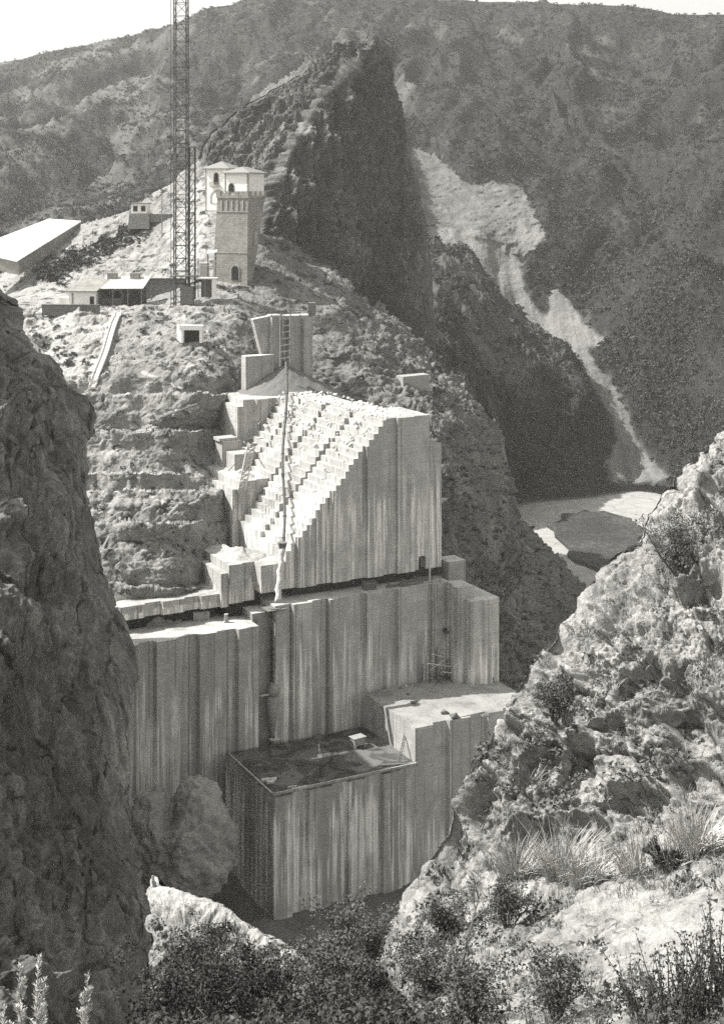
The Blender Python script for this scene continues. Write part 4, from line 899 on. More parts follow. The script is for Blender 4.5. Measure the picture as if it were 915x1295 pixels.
#@@PART3
# ================================================================== BUILDINGS AND PLANT ON THE ABUTMENT
def hip_roof(mb, x0, x1, y0, y1, z, h, ov=.5, ridge=.35):
    x0 -= ov; x1 += ov; y0 -= ov; y1 += ov; cx_, cy_ = (x0+x1)/2, (y0+y1)/2
    if (x1-x0) > (y1-y0): a, b = (x0+(y1-y0)/2*.9, cy_, z+h), (x1-(y1-y0)/2*.9, cy_, z+h)
    else: a, b = (cx_, y0+(x1-x0)/2*.9, z+h), (cx_, y1-(x1-x0)/2*.9, z+h)
    c = [(x0, y0, z), (x1, y0, z), (x1, y1, z), (x0, y1, z)]; e = [(p[0], p[1], z-.22) for p in c]
    if (x1-x0) > (y1-y0): mb.quad(c[0], c[1], b, a); mb.quad(c[1], c[2], b); mb.quad(c[2], c[3], a, b); mb.quad(c[3], c[0], a)
    else: mb.quad(c[0], c[1], a); mb.quad(c[1], c[2], b, a); mb.quad(c[2], c[3], b); mb.quad(c[3], c[0], a, b)
    for i in range(4): j = (i+1) % 4; mb.quad(e[i], e[j], c[j], c[i])
    mb.quad(*e[::-1])
def arch_panel(mb, x, y, z, w_, h, dep=.1, n=10, pointed=False):
    """solid arched panel standing dep proud of the plane y (towards -y)"""
    r = w_/2; k = 1.5 if pointed else 1.
    pts = [(x-r, z), (x+r, z)]+[(x+r*math.cos(math.pi*i/n), z+h-r*k+r*k*math.sin(math.pi*i/n)**(.8 if pointed else 1)) for i in range(n+1)]
    b = len(mb.v); m = len(pts); mb.v += [(p[0], y-dep, p[1]) for p in pts]+[(p[0], y+.02, p[1]) for p in pts]
    mb.f.append(tuple(range(b, b+m))); mb.f += [(b+i, b+m+i, b+m+(i+1) % m, b+(i+1) % m) for i in range(m)]
def window(root, x, y, z, w_, h, pointed=True, name='window'):
    mb = MB(); arch_panel(mb, x, y, z-.1, w_+.3, h+.25, .06, pointed=pointed); fr = mb.build(name, M['masonry'], root)
    mb = MB(); arch_panel(mb, x, y-.06, z, w_, h, .02, pointed=pointed); mb.build('opening', M['dark'], fr)
    mb = MB(); mb.box(x-w_*.7, x+w_*.7, y-.22, y-.061, z-.22, z-.1); mb.build('sill', M['masonry'], fr)
# ---- crenellated intake tower
b = at(294, 352, 282); rz = math.radians(-24); root = empty('tower', b, rz); tag(root, 'grey stone tower with a battlemented top and arched door below the white houses', 'tower')
W2 = 3.45; H_ = 15.9; mb = MB()
mb.hexa([(-W2-.9, -.5, -2), (W2+.1, -.5, -2), (W2-.6, 2.6, -2), (-W2-.9, 9, -2), (-W2, 0, H_), (W2, 0, H_), (W2, 7.2, H_), (-W2, 9, H_)])
wall = mb.build('wall', M['masonry'], root)
mb = MB()
for z_, pr in ((5.0, .08), (13.1, .12)):
    mb = MB(); yf = -.5*(1-(z_+2)/(H_+2)); mb.box(-W2-.35*(1-z_/H_)-.1, W2+.08, yf-pr, yf+.3, z_, z_+.22); mb.build('string_course', M['render'], root)
mb = MB(); mb.box(-W2-.15, W2+.15, -.2, 0.45, H_, H_+.5); mb.box(W2-.45, W2+.15, .45, 7.3, H_, H_+.5); mb.box(-W2-.15, -W2+.45, .45, 7.3, H_, H_+.5)
k_ = 7
for k in range(k_):
    if k in (1, 3): continue
    x_ = -W2-.15+(2*W2+.3)*k/k_; mb.box(x_, x_+.93, -.2, .45, H_+.5, H_+1.35)
for k in range(0, 7, 2): mb.box(W2-.45, W2+.15, .46+k, 1.4+k, H_+.5, H_+1.35)
mb.build('battlement', M['masonry'], root)
for x_ in (-2.4, -1.2, .0, 1.2, 2.4):
    mb = MB(); mb.box(x_-.14, x_+.14, -.22, -.03, 13.35, 15.5); mb.build('corbel', M['render'], root)
for y_ in (1.2, 2.4, 3.6, 4.8):
    mb = MB(); mb.box(W2-.05, W2+.16, y_-.14, y_+.14, 13.2, 15.5); mb.build('corbel', M['render'], root)
mb = MB(); arch_panel(mb, .9, -.42, -.1, 2.0, 2.95, .16); fr = mb.build('door_surround', M['render'], root)
mb = MB(); arch_panel(mb, .9, -.59, -.2, 1.55, 2.7, .02); mb.build('door_opening', M['dark'], fr)
mb = MB(); mb.hexa([(W2-.15, 2.2, 6.5), (W2+.35, 2.2, 6.5), (W2+.35, 3.4, 6.5), (W2-.15, 3.4, 6.5), (W2-.05, 2.2, 9.3), (W2+.35, 2.2, 9.3), (W2+.35, 3.4, 9.3), (W2-.05, 3.4, 9.3)]); mb.build('oriel', M['render'], root)
# ---- two white houses
b = at(274, 254, 303); root = empty('house', b, math.radians(-20)); tag(root, 'taller white house with a pointed window, balcony and arch, behind the stone tower', 'house')
mb = MB(); mb.box(-2.6, 2.6, 0, 5.5, -2, 6.9); mb.build('wall', M['white'], root)
mb = MB(); hip_roof(mb, -2.6, 2.6, 0, 5.5, 6.95, 1.5, .6); mb.build('roof', M['roof'], root)
for x_ in (-2.62, 2.42): mb = MB(); mb.box(x_, x_+.2, -.04, .16, -2, 6.7); mb.build('corner_stone', M['masonry'], root)
window(root, -.1, 0, 3.7, .95, 2.2)
mb = MB(); mb.box(-1.3, 1.1, -.8, -.005, 3.0, 3.15)
for k in range(9): mb.box(-1.28+k*.28, -1.2+k*.28, -.78, -.7, 3.15, 3.9)
mb.box(-1.3, 1.1, -.8, -.7, 3.9, 3.98); mb.build('balcony', M['masonry'], root)
mb = MB(); arch_panel(mb, .3, 0, -.5, 3.6, 2.9, .1, 14); ar = mb.build('archway', M['render'], root)
mb = MB(); arch_panel(mb, .3, -.1, -.5, 2.5, 2.3, .03, 14); mb.build('infill', M['white'], ar)
b = at(299, 247, 296); root = empty('house', b, math.radians(-24)); tag(root, 'lower white house with dark corner stones directly above the battlements', 'house')
mb = MB(); mb.box(-2.75, 2.75, 0, 7, -3, 4.7); mb.build('wall', M['white'], root)
mb = MB(); hip_roof(mb, -2.75, 2.75, 0, 7, 4.75, 1.25, .6); mb.build('roof', M['roof'], root)
for x_ in (-2.78, 2.48): mb = MB(); mb.box(x_, x_+.3, -.04, .26, -3, 4.5); mb.build('corner_stone', M['masonry'], root)
window(root, -1.2, 0, .7, 1.2, 1.75)
# ---- hut with two windows and the wall under it
b = at(176, 270, 316); root = empty('hut', b, math.radians(-8)); tag(root, 'tiny hut with two square windows on a stone footing above the slope', 'hut')
mb = MB(); mb.box(-1.8, 1.8, 0, 2.6, 0, 2.15); mb.build('wall', M['white'], root); mb = MB(); mb.box(-2.0, 2.0, -.25, 2.8, 2.152, 2.4); mb.build('roof', M['masonry'], root)
for x_ in (-.85, .95):
    mb = MB(); mb.box(x_-.55, x_+.55, -.05, .05, .45, 1.75); fr = mb.build('window', M['render'], root); mb = MB(); mb.box(x_-.45, x_+.45, -.07, -.052, .55, 1.65); mb.build('pane', M['dark'], fr)
mb = MB(); mb.hexa([(-2.4, -.9, -3.4), (2.6, -.9, -3.4), (2.6, 3, -3.4), (-2.4, 3, -3.4), (-2.1, -.3, -.003), (2.3, -.3, -.003), (2.3, 3, -.003), (-2.1, 3, -.003)])
mb.box(2.3, 7.5, -.2, .6, -1.9, -.1)
tag(mb.build('retaining_wall', M['grey_wall'], None, b, math.radians(-8)), 'stone footing wall under the tiny hut', 'wall')
# ---- long sheet-roofed shed climbing the slope
E0, E1 = np.array(at(22, 330, 296)), np.array(at(103, 279.5, 338)); B0, B1 = np.array(at(-40, 316, 300)), np.array(at(62, 276.5, 343))
root = empty('long_shed', tuple(E0)); tag(root, 'long shed with a glaring white sheet roof climbing the hillside', 'shed')
dn = np.array([0, 0, -.25]); Q = [E0-E0, E1-E0, B1-E0, B0-E0]
mb = MB(); mb.hexa([tuple(q+dn) for q in Q]+[tuple(q) for q in Q]); mb.build('roof', M['shed_roof'], root)
ins = [Q[0]*.97+np.array([.2, .6, -.3]), Q[1]*.98+np.array([-.3, .6, -.3]), Q[2]*.98+np.array([.2, -.5, -.3]), Q[3]*.97+np.array([.6, -.5, -.3])]
mb = MB(); mb.hexa([tuple(q+np.array([0, 0, -2.7])) for q in ins]+[tuple(q) for q in ins]); mb.build('wall', M['masonry'], root)
# ---- open-fronted shed, low white building, walls on the terrace
b = at(152, 388, 276); root = empty('open_shed', b, math.radians(-6)); tag(root, 'open-fronted shed with a pale lean-to roof and two roof vents on the terrace', 'shed')
mb = MB(); mb.hexa([(-4.9, -.6, 3.45), (4.7, -.6, 3.55), (4.9, 4.6, 5.5), (-3.9, 4.6, 5.5), (-4.9, -.6, 3.6), (4.7, -.6, 3.7), (4.9, 4.6, 5.65), (-3.9, 4.6, 5.65)]); mb.build('roof', M['shed_roof'], root)
for x_ in (-2.6, 2.0):
    mb = MB(); mb.box(x_-.9, x_+.9, 3.2, 4.4, 5.1, 6.2); mb.box(x_-1.0, x_+1.0, 3.1, 4.5, 6.2, 6.35); mb.build('roof_vent', M['masonry'], root)
mb = MB(); mb.box(-4.3, 4.3, 3.4, 3.8, -.3, 4.9); mb.box(-4.5, -4.1, 0.6, 3.4, -.3, 3.9); mb.box(-4.0, 0.0, .7, 1.0, -.3, 1.6); mb.build('wall', M['grey_wall'], root)
mb = MB(); arch_panel(mb, -1.4, 3.39, 0, 2.4, 3.4, .12, 12); ar = mb.build('archway', M['render'], root); mb = MB(); arch_panel(mb, -1.4, 3.26, 0, 1.5, 2.8, .02, 12); mb.build('opening', M['dark'], ar)
for x_ in (-4.3, -1.4, 1.6, 4.3):
    mb = MB(); mb.box(x_-.1, x_+.1, -.3, -.1, -.3, 3.46); mb.build('post', M['wood'], root)
mb = MB(); mb.box(1.0, 3.8, 1.4, 2.6, 0, 1.5); mb.tube([(2.4, 2, 1.5), (2.4, 2, 2.6)], [.5, .4], 10); mb.build('machine', M['steel'], root)
b = at(104, 387, 275); root = empty('low_building', b, math.radians(-5)); tag(root, 'low whitewashed building with one dark doorway on the terrace edge', 'building')
mb = MB(); mb.box(-2.7, 2.7, 0, 4, -.4, 2.7); mb.box(-4.6, -2.71, .4, 4, -.4, 1.6); mb.build('wall', M['white'], root)
mb = MB(); mb.hexa([(-2.9, -.3, 2.72), (2.9, -.3, 2.72), (4.6, 5.5, 4.9), (-1.2, 5.5, 4.9), (-2.9, -.3, 2.9), (2.9, -.3, 2.9), (4.6, 5.5, 5.1), (-1.2, 5.5, 5.1)]); mb.build('roof', M['masonry'], root)
mb = MB(); mb.box(1.5, 2.4, -.05, .05, -.35, 1.9); d_ = mb.build('doorway', M['masonry'], root); mb = MB(); mb.box(1.6, 2.3, -.07, -.052, -.35, 1.8); mb.build('opening', M['dark'], d_)
mb = MB(); mb.box(-2.0, -1.75, -.12, -.02, 0, 2.5); mb.build('buttress', M['masonry'], root)
b = at(90, 391, 270); mb = MB(); mb.box(-5.5, 5.5, -.25, .25, -1.2, .75); mb.box(-5.6, 5.6, -.32, .32, .75, .9); tag(mb.build('terrace_wall', M['grey_wall'], None, b, math.radians(-3)), 'low dark parapet wall along the terrace edge before the whitewashed building', 'wall')
b = at(206, 389, 283); mb = MB(); mb.hexa([(-4.2, -.3, -1), (4.5, -.3, -1), (4.5, 1.4, -1), (-4.2, 1.4, -1), (-4.2, .4, 5.6), (4.5, .4, 5.6), (4.5, 1.4, 5.6), (-4.2, 1.4, 5.6)]); mb.box(-4.4, 9.8, .3, 1.5, 5.6, 5.8)
tag(mb.build('retaining_wall', M['grey_wall'], None, b, math.radians(-4)), 'tall dark retaining wall behind the foot of the lattice mast', 'wall')
b = at(264, 371, 272); root = empty('kiosk', b, 0); tag(root, 'small flat-roofed kiosk with one white pillar below the tower', 'kiosk')
mb = MB(); mb.box(-2.3, 1.6, -.4, 2.0, 2.75, 2.95); mb.build('roof', M['white'], root); mb = MB(); mb.box(.6, 1.4, -.2, .5, -.8, 2.748); mb.build('pillar', M['white'], root)
mb = MB(); mb.box(-1.6, .5, 1.2, 1.6, -.8, 2.748); mb.build('wall', M['grey_wall'], root)
for x_ in (-2.0, -.7): mb = MB(); mb.box(x_-.09, x_+.09, -.2, -.02, -.8, 2.748); mb.build('post', M['wood'], root)
b = at(260, 347, 279); root = empty('shelter', b, 0); tag(root, 'spindly timber shelter with a white awning against the left side of the tower', 'shelter')
mb = MB(); mb.hexa([(.4, -.6, 4.0), (2.2, -.6, 4.3), (2.2, 1.2, 4.7), (.4, 1.2, 4.4), (.4, -.6, 4.12), (2.2, -.6, 4.42), (2.2, 1.2, 4.82), (.4, 1.2, 4.52)]); mb.build('awning', M['shed_roof'], root)
for x_ in (-1.4, .5, 2.0): mb = MB(); mb.box(x_-.09, x_+.09, -.4, -.22, -.5, 4.1 if x_ > 0 else 3.0); mb.build('post', M['wood'], root)
mb = MB(); mb.box(-1.5, 2.1, -.42, -.3, 2.6, 2.75); mb.box(-1.5, 2.1, -.42, -.3, 1.6, 1.72); mb.build('rail', M['pale_wood'], root)
mb = MB(); mb.box(-1.2, .6, .2, 1.2, -.5, 2.2); mb.build('cabin', M['pale_wood'], root)
b = at(240, 433, 256.5); root = empty('tunnel_portal', b, math.radians(-4)); tag(root, 'white-framed tunnel portal in the rock below the mast', 'portal')
mb = MB(); mb.box(-1.55, -1.15, 0, 1.5, -.1, 2.2); mb.box(1.75, 2.25, 0, 1.5, -.1, 2.2); mb.hexa([(-1.9, 0, 2.2), (2.3, 0, 2.2), (2.3, 1.5, 2.2), (-1.9, 1.5, 2.2), (-1.9, 0, 3.1), (2.3, 0, 3.0), (2.3, 1.5, 3.0), (-1.9, 1.5, 3.1)]); mb.build('frame', M['white'], root)
mb = MB(); mb.hexa([(-2.6, 1.4, .4), (-1.56, .05, -.1), (-1.56, .5, -.1), (-2.4, 1.8, .4), (-2.6, 1.4, 3.2), (-1.56, .05, 2.19), (-1.56, .5, 2.19), (-2.4, 1.8, 3.2)]); mb.build('wing_wall', M['white'], root)
mb = MB(); mb.box(-1.148, 1.748, 1.0, 1.2, -.1, 2.198); mb.build('opening', M['dark'], root)
b = at(525, 488, 262); mb = MB(); mb.hexa([(-2.9, -.6, -1), (2.9, -.4, -1), (2.9, 2, -1), (-2.9, 2, -1), (-2.9, -.5, 1.9), (2.8, -.3, 2.0), (2.8, 2, 2.0), (-2.9, 2, 1.9)]); tag(mb.build('retaining_wall', M['render'], None, b, TH), 'short pale retaining block on the rocky slope beyond the stepped block', 'wall')
# poles
for px, py, Y, h_, lab in ((205, 286, 306, 7.8, 'thin pole standing on the slope between the hut and the mast'), (192, 386, 281, 3.4, 'short post against the tall dark retaining wall')):
    b = at(px, py, Y); root = empty('pole', b); tag(root, lab, 'pole'); mb = MB(); mb.tube([(0, 0, -1), (0, 0, h_)], [.13, .09], 7); mb.build('shaft', M['wood'], root); mb = MB(); mb.box(-.5, .5, -.06, .06, h_-.6, h_-.45); mb.build('crossbar', M['wood'], root)
# flume down the cut slope
fp = [hgp(150+(118-150)*t_, 398+(491-398)*t_) for t_ in np.linspace(0, 1, 26)]; fp = np.array(fp); k = np.ones(5)/5
for a in range(3): fp[2:-2, a] = np.convolve(fp[:, a], k, 'valid')
fp[:, 1] -= .5; fp[:, 2] += .35; mb = MB(); o0 = fp[0].copy()
for k in range(25):
    p, q = fp[k]-o0, fp[k+1]-o0
    for s0, s1, hh in ((-.62, -.45, .35), (.45, .62, .35), (-.45, .45, .02)):
        mb.hexa([tuple(p+np.array([s0, 0, -.3])), tuple(p+np.array([s1, 0, -.3])), tuple(q+np.array([s1, 0, -.3])), tuple(q+np.array([s0, 0, -.3])), tuple(p+np.array([s0, 0, hh])), tuple(p+np.array([s1, 0, hh])), tuple(q+np.array([s1, 0, hh])), tuple(q+np.array([s0, 0, hh]))])
tag(mb.build('flume', M['shed_roof'], None, tuple(o0)), 'pale straight flume running down the cut slope below the terrace', 'flume')
# planks and a pale pole on the rock benches
for (a, b_), lab, nm, mt_ in ((((205, 531), (250, 512)), 'long plank leaning along the upper rock bench', 'plank', 'wood'), (((129, 700), (140, 678)), 'pale pole leaning on the rock just above the thin ledge', 'pole', 'pale_wood'), (((214, 652), (224, 640)), 'short beam propped on the middle rock bench', 'plank', 'pale_wood')):
    p, q = hgp(*a), hgp(*b_); p = p+np.array([0, -.7, .3]); q = q+np.array([0, -.7, .3]); mb = MB(); mb.tube([p-p, q-p], .2, 4); mb.box(-.22, .22, -.22, .22, -.3, .05); tag(mb.build(nm, M[mt_], None, tuple(p)), lab, nm)
# ---- lattice mast
b = np.array(at(229, 391, 273)); root = empty('lattice_mast', tuple(b)); tag(root, 'very tall dark steel lattice mast rising from the terrace out of the picture', 'mast'); mb = MB()
hw, H_ = 1.18, 66.; n = 27
cr = [(-hw, -hw), (hw, -hw), (hw, hw), (-hw, hw)]
ang = math.radians(17); cr = [(x*math.cos(ang)-y*math.sin(ang), x*math.sin(ang)+y*math.cos(ang)) for x, y in cr]
for x, y in cr:
    mb = MB(); mb.tube([(x, y, 0), (x, y, H_)], .13, 4); mb.build('leg', M['steel'], root)
for f_ in range(4):
    (x0, y0), (x1, y1) = cr[f_], cr[(f_+1) % 4]; mb = MB()
    for k in range(n):
        z0, z1 = H_*k/n, H_*(k+1)/n; mb.tube([(x0, y0, z0), (x1, y1, z0)], .055, 4)
        if k % 2 == 0: mb.tube([(x0, y0, z0), (x1, y1, z1)], .055, 4)
        else: mb.tube([(x1, y1, z0), (x0, y0, z1)], .055, 4)
    mb.build('bracing', M['steel'], root)
mb = MB()
for x, y in ((1.6, -.6), (2.7, -.6), (1.6, .5), (2.7, .5)): mb.tube([(x, y, 2), (x, y, 31)], .1, 4)
for k in range(14):
    z0 = 2+29*k/14; z1 = z0+29/14
    mb.tube([(1.6, -.6, z0), (2.7, -.6, z1)], .06, 4); mb.tube([(1.6, -.6, z0), (2.7, -.6, z0)], .06, 4); mb.tube([(2.7, -.6, z0), (2.7, .5, z0)], .06, 4)
mb.build('hoist_guide', M['steel'], root)
for z_ in (6.3, 20.5, 31.): mb = MB(); mb.box(-1.9, 3.1, -1.7, 1.7, z_, z_+.18); mb.build('platform', M['wood'], root)
for x_ in (-1.9,): mb = MB(); mb.tube([(x_, -.2, 0), (x_, -.2, H_)], .06, 5); mb.build('guide_rope', M['steel'], root)
mb = MB(); mb.box(-2.0, 2.2, -1.8, 1.8, -1.5, .12); mb.build('footing', M['render'], root)
mb = MB(); mb.prism([(.0, -1.2), (2.4, -1.2), (2.4, 1.0), (0, 1.0)], 1.0, 4.4); mb.build('winch_house', M['wood'], root)
# small conifer and thickets below the long shed
b = at(61.5, 355, 297); root = empty('conifer', b); tag(root, 'single small dark conifer on the slope below the long shed', 'tree')
mb = MB(); mb.tube([(0, 0, -.5), (0, 0, 2.6)], [.12, .03], 6); mb.build('trunk', M['wood'], root)
C = np.array([(0, 0, .5+.28*k) for k in range(8)]); V, Fc = leaf_tris(C, np.linspace(.75, .2, 8), 40, .35, 31); link('crown', mesh_np('crown', V, Fc, M['scrub']), root)
C = []; r = np.random.default_rng(44)
for k in range(260):
    t_ = r.random(); px, py = 55+115*t_+r.normal()*8, 352-60*t_+r.normal()*6; C.append(hgp(px, py))
C = np.array(C); V, Fc = leaf_tris(C, .5+.9*r.random(len(C)), 40, .3, 45)
tag(link('thicket', mesh_np('thicket', V, Fc, M['scrub'])), 'dark thicket along the slope between the long shed and the terrace', 'thicket', kind='stuff')

# ================================================================== FOREGROUND PLANTS
def blades(n, rad, h, wid, lean, seed, curl=.5):
    r = np.random.default_rng(seed); a = r.uniform(0, 2*math.pi, n); q = rad*np.sqrt(r.random(n)); out = np.stack([np.cos(a), np.sin(a), 0*a], -1)
    B = out*q[:, None]; L = h*r.uniform(.5, 1.1, n); ln = lean*r.uniform(.2, 1.2, n); a2 = a+r.normal(size=n)*.7; dr = np.stack([np.cos(a2), np.sin(a2), 0*a], -1)
    sd = np.stack([-np.sin(a2+.8), np.cos(a2+.8), 0*a], -1)*wid*.5
    def pt(t): return B+dr*(ln*L*t**(1+curl*2))[:, None]+np.array([0, 0, 1.])*(L*t*(1-.25*ln*t))[:, None]
    ps = []
    for t, w_ in ((0, 1), (.4, .9), (.75, .6)): c = pt(t); ps += [c-sd*w_, c+sd*w_]
    ps.append(pt(1.)); V = np.stack(ps, 1).reshape(-1, 3); k = np.arange(n)[:, None]*7
    T_ = np.array([(0, 1, 3), (0, 3, 2), (2, 3, 5), (2, 5, 4), (4, 5, 6)]); return V, (k[:, :, None]+T_[None]).reshape(-1, 3)
M['dry'] = leafmat('dry_grass', .42, .35, 1.5); M['dry2'] = leafmat('grey_grass', .22, .4, 1.5)
M['leaf'] = leafmat('shrub_leaves', .11, .55, 2.0); M['leaf_dark'] = leafmat('dark_leaves', .055, .5, 2.); M['twig'] = plain('twigs', .10, .3, 5.); M['silver'] = leafmat('silver_leaves', .48, .3, 3.)
tmesh = []
for k in range(4): V, Fc = blades(240, .32, 1.0, .022, .75, 60+k); tmesh.append(mesh_np('tuft', V, Fc, M['dry']))
TU = [(652, 1098, 1.25, 'tall dry grass tuft at the left end of the ledge, beside the dark hollow'), (676, 1090, 1.0, 'slim dry grass tuft second from the dark hollow on the ledge'), (706, 1092, 1.5, 'largest pale grass tuft, in the middle of the ledge above the bare slab'), (735, 1098, 1.2, 'pale grass tuft leaning over the left side of the bare slab'), (762, 1092, 1.0, 'short bushy grass tuft above the middle of the bare slab'), (800, 1080, 1.3, 'broad grass tuft on the ledge under the rock wall, right of centre'), (842, 1078, 1.1, 'grass tuft beside the small dark hummock on the ledge'), (880, 1066, 1.35, 'tall grass tuft near the right edge of the picture on the ledge'), (905, 1058, 1.1, 'last grass tuft of the ledge, cut by the right edge of the picture')]
for k, (px, py, s_, lab) in enumerate(TU):
    o = link('grass_tuft', tmesh[k % 4], None, tuple(fgp(px, py+8)-np.array([0, 0, .12])), k*1.7); o.scale = (s_*.85, s_*.85, s_*.72); tag(o, lab, 'grass tuft', 'dry grass tufts on the ledge')
# loose dry grass over the slope: one mass
r = np.random.default_rng(70); Vs, Fs, off = [], [], 0
ok = (T > .0)&(FPX > 180)&(FPX < 1000)
cl_ = fbm(FP/2.2, 4, 160); W_ = ok*(sstep(.0, .4, cl_)+.06+.8*sstep(1040, 1090, FPY)*sstep(560, 640, FPX)*sstep(1150, 1110, FPY)*.9)
W_ = W_*(1-.9*sm)
C, i, j, r = scatter(FP, 1700, np.clip(W_, 0, 1)*.5, 71)
for k, c in enumerate(C):
    h_ = r.uniform(.12, .42); V, Fc = blades(26, .16, h_, .016, .8, 1000+k); Vs.append(V+c-np.array([0, 0, .05])); Fs.append(Fc+off); off += len(V)
tag(link('dry_grass', mesh_np('dry_grass', np.concatenate(Vs), np.concatenate(Fs), M['dry2'])), 'wisps of dry grass all over the sunlit slope', 'grass', kind='stuff')
C, i, j, r = scatter(FP, 2200, np.clip(ok*(.15+sstep(-.1, .3, fbm(FP/1.7, 4, 165)))*(1-sm), 0, 1)*.6, 75)
R = .07+.30*r.random(len(C))**3; V, Fc = leaf_tris(C, R, 46, .19, 76)
tag(link('slope_scrub', mesh_np('slope_scrub', V, Fc, M['leaf'])), 'low grey scrub clinging to the sunlit rock slope', 'scrub', kind='stuff')
C, i, j, r = scatter(OP, 900, (OT > .05)*(OT < .9)*(.05+sstep(0, .3, fbm(OP/1.6, 3, 201)))*.8, 77)
R = .08+.26*r.random(len(C))**2; V, Fc = leaf_tris(C, R, 70, .15, 78, 1.3)
tag(link('outcrop_scrub', mesh_np('outcrop_scrub', V, Fc, M['leaf_dark'])), 'dark scrub hanging on the lit rock outcrop below the cliff', 'scrub', kind='stuff')
# leafy undergrowth along the bottom
band = ok*sstep(1215, 1250, FPY+.0*FPX)*np.where(FPX > 640, .35*sstep(1240, 1290, FPY), 1)+ok*(FPX > 380)*(FPX < 500)*(FPY > 1222)*.3+(FPX > 520)*(FPX < 660)*(FPY > 1120)*.35*ok
C, i, j, r = scatter(FP, 1000, np.clip(band*(.1+sstep(-.1, .25, fbm(FP/1.4, 3, 171))), 0, 1)*.8, 81)
R = .12+.26*r.random(len(C)); C = C.copy(); C[:, 2] += R*.15; V, Fc = leaf_tris(C, R, 170, .11, 82, 1.2)
tag(link('undergrowth', mesh_np('undergrowth', V, Fc, M['leaf_dark'])), 'dense dark leafy undergrowth across the foot of the picture', 'undergrowth', kind='stuff')
def shrub(px, py, h, sp, n, seed, label, leafm='leaf', bare=.0, leaf=.07, stems=7, name='shrub', lean=(0, 0)):
    b = fgp(px, py); r = np.random.default_rng(seed); root = empty(name, tuple(b)); tag(root, label, 'shrub'); mb = MB(); C = []
    for k in range(stems):
        a = r.uniform(0, 6.28); q = r.uniform(.2, 1.)*sp; tip = np.array([math.cos(a)*q+lean[0]*h, math.sin(a)*q+lean[1]*h, h*r.uniform(.7, 1.05)]); mid = tip*.5+r.normal(size=3)*.08*h
        mb.tube([(0, 0, -.15), tuple(mid), tuple(tip)], [.028*h**.5, .018*h**.5, .006], 5)
        for t_ in np.linspace(max(.25, bare), 1, 7):
            c = (mid*2*t_ if t_ < .5 else mid+(tip-mid)*(t_-.5)*2); tw = c+np.array([r.normal()*.28*sp, r.normal()*.28*sp, r.uniform(0, .22*h)]); mb.tube([tuple(c), tuple(tw)], [.01, .004], 4); C += [tw, c*.4+tw*.6]
    mb.build('stems', M['twig'], root)
    C = np.array(C); V, Fc = leaf_tris(C, np.full(len(C), .17*(sp+.4*h)), n, leaf/(.17*(sp+.4*h)), seed+1, 1.3); link('leaves', mesh_np('leaves', V, Fc, M[leafm]), root)
SH = [(215, 1300, 1.5, .9, 11, 'dark bush at the foot of the cliff, left of the other bushes', 'leaf_dark'), (262, 1285, 1.5, .9, 12, 'dark spreading bush directly under the lit rock crest', 'leaf_dark'), (318, 1275, 1.4, .8, 12, 'dark leafy bush right of the one under the lit crest', 'leaf_dark'), (372, 1262, 1.3, .8, 14, 'leafy bush with light-catching leaves in the dip before the gorge', 'leaf'), (428, 1240, 1.7, 1.0, 14, 'tall leafy bush silhouetted against the gorge floor', 'leaf'), (466, 1226, 1.5, .8, 14, 'leafy bush at the foot of the sunlit spur, beside the gorge', 'leaf'), (420, 1290, 1.1, .8, 14, 'low leafy bush at the bottom edge, centre of the dip', 'leaf'), (545, 1262, 1.2, .8, 12, 'rounded bush on the sunlit spur above the bottom edge', 'leaf'), (590, 1285, 1.2, .8, 12, 'bush with a long bare diagonal branch beside it', 'leaf'), (640, 1170, .9, .7, 12, 'small grey bush below the tall grass tuft', 'leaf'), (560, 1180, .9, .7, 12, 'small bush half way up the spur, under the rock wall', 'leaf'), (700, 1285, 1.0, .7, 11, 'bush at the bottom edge, left of the pale slab', 'leaf'), (855, 722, 1.6, 1.1, 12, 'dark shrub high on the sunlit slope near the right edge', 'leaf'), (690, 905, 1.2, .8, 12, 'dark shrub on the sunlit slope right of the side block', 'leaf'), (836, 1088, .55, .45, 16, 'small dark hummock of leaves on the ledge among the grass', 'leaf_dark')]
for k, (px, py, h_, sp, n, lab, lm) in enumerate(SH): shrub(px, py, h_*.68, sp*.75, int(n*2.6), 300+7*k, lab, lm, leaf=.026)
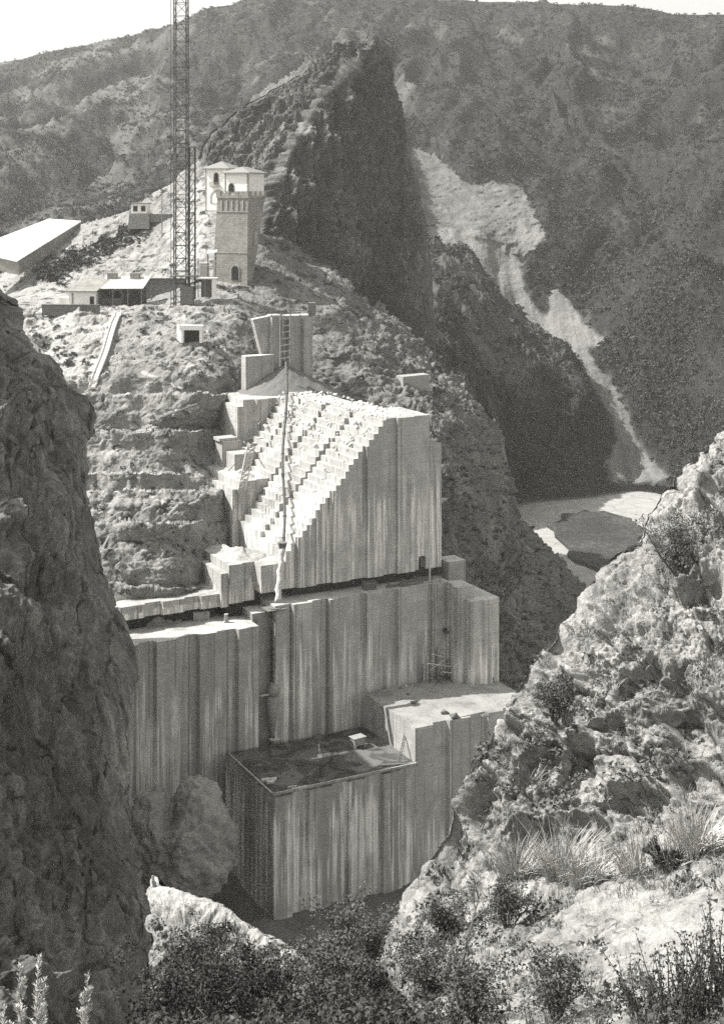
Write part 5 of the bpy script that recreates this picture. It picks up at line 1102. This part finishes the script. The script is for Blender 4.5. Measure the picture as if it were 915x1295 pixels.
# bare branch, broom stems
b = fgp(560, 1292); root = empty('bare_branch', tuple(b)); tag(root, 'long bare forked branch slanting up from the bottom bushes', 'branch'); mb = MB(); r = np.random.default_rng(91)
tip = np.array([.62, 1.2, 1.35]); mb.tube([(0, 0, -.1), tuple(tip*.35+[.03, 0, .06]), tuple(tip*.7), tuple(tip)], [.035, .028, .018, .008], 6); mb.build('limb', M['twig'], root); mb = MB()
for t_ in np.linspace(.3, .95, 9): c = tip*t_; e = c+np.array([r.uniform(-.3, .35), r.uniform(-.2, .2), r.uniform(.15, .5)]); mb.tube([tuple(c), tuple(e)], [.012, .004], 4)
mb.build('twigs', M['twig'], root)
for k, (px, py, h_, n, lab) in enumerate([(905, 1275, 1.35, 46, 'tallest clump of upright dark stalks at the right edge, before the pale slab'), (866, 1290, 1.1, 34, 'clump of upright dark stalks standing in the middle of the pale slab foot'), (818, 1292, .8, 26, 'short thin clump of stalks at the left foot of the pale slab')]):
    b = fgp(px, py); root = empty('broom', tuple(b)); tag(root, lab, 'shrub', 'stalky shrubs before the slab'); r = np.random.default_rng(400+k); mb = MB(); C = []
    for q in range(n):
        a, s_ = r.uniform(0, 6.28), r.uniform(0, .32); ba = np.array([math.cos(a)*s_, math.sin(a)*s_, -.05]); tip = ba+np.array([r.normal()*.22, r.normal()*.22, h_*r.uniform(.5, 1.)])
        mb.tube([tuple(ba), tuple(ba*.5+tip*.5+r.normal(size=3)*.03), tuple(tip)], [.011, .009, .004], 4); C += [ba+(tip-ba)*t_ for t_ in np.linspace(.3, 1, 7)]
    mb.build('stalks', M['twig'], root); C = np.array(C); V, Fc = leaf_tris(C, np.full(len(C), .05), 7, .42, 410+k, 1.2); link('leaves', mesh_np('leaves', V, Fc, M['leaf_dark']), root)
# feathery pale plants at the bottom left
for k, (px, pyt, Y, lab) in enumerate([(28, 1219, 12.5, 'bushy pale feathery plant at the bottom left, second from the picture edge'), (51, 1208, 12.0, 'tallest pale feathery plant at the bottom left'), (110, 1231, 11.5, 'pale feathery plant standing apart, nearest the dark bushes'), (3, 1268, 12.0, 'short pale feathery plant cut by the left edge of the picture')]):
    tp = np.array(at(px, pyt, Y)); h_ = 1.5; b = tp-np.array([.04, 0, h_]); root = empty('feathery_plant', tuple(b)); tag(root, lab, 'plant', 'pale feathery plants'); r = np.random.default_rng(500+k)
    mb = MB(); st = [np.array([.04*t_+.02*math.sin(5*t_+k), 0, h_*t_]) for t_ in np.linspace(0, 1, 8)]; mb.tube(st, list(np.linspace(.012, .003, 8)), 5); 
    V, Fc = [], []
    def sprig(p, d, L):
        d = d/np.linalg.norm(d); s_ = np.cross(d, r.normal(size=3)); s_ /= np.linalg.norm(s_); w_ = .0045; n0 = len(V)
        V.extend([p-s_*w_, p+s_*w_, p+d*L*.6+s_*w_*.8, p+d*L, p+d*L*.6-s_*w_*.8]); Fc.extend([(n0, n0+1, n0+2), (n0, n0+2, n0+4), (n0+4, n0+2, n0+3)])
    for q in range(260):
        t_ = r.uniform(.15, 1); p = np.array([.04*t_+.02*math.sin(5*t_+k), 0, h_*t_]); a = r.uniform(0, 6.28); sprig(p, np.array([math.cos(a), math.sin(a), r.uniform(.5, 1.3)]), .10*(1.15-t_*.75))
    for q in range(13):
        t_ = r.uniform(.3, .88); p = np.array([.04*t_, 0, h_*t_]); a = r.uniform(0, 6.28); d = np.array([math.cos(a)*.55, math.sin(a)*.55, 1.]); L = .30*(1.1-t_); mb.tube([tuple(p), tuple(p+d*L)], [.005, .002], 4)
        for u_ in range(34): f_ = r.random(); a2 = r.uniform(0, 6.28); sprig(p+d*L*f_, np.array([math.cos(a2), math.sin(a2), r.uniform(.4, 1.4)]), .06*(1.2-f_*.6))
    mb.build('stalk', M['silver'], root); link('leaves', mesh_np('leaves', np.array(V), np.array(Fc), M['silver']), root)
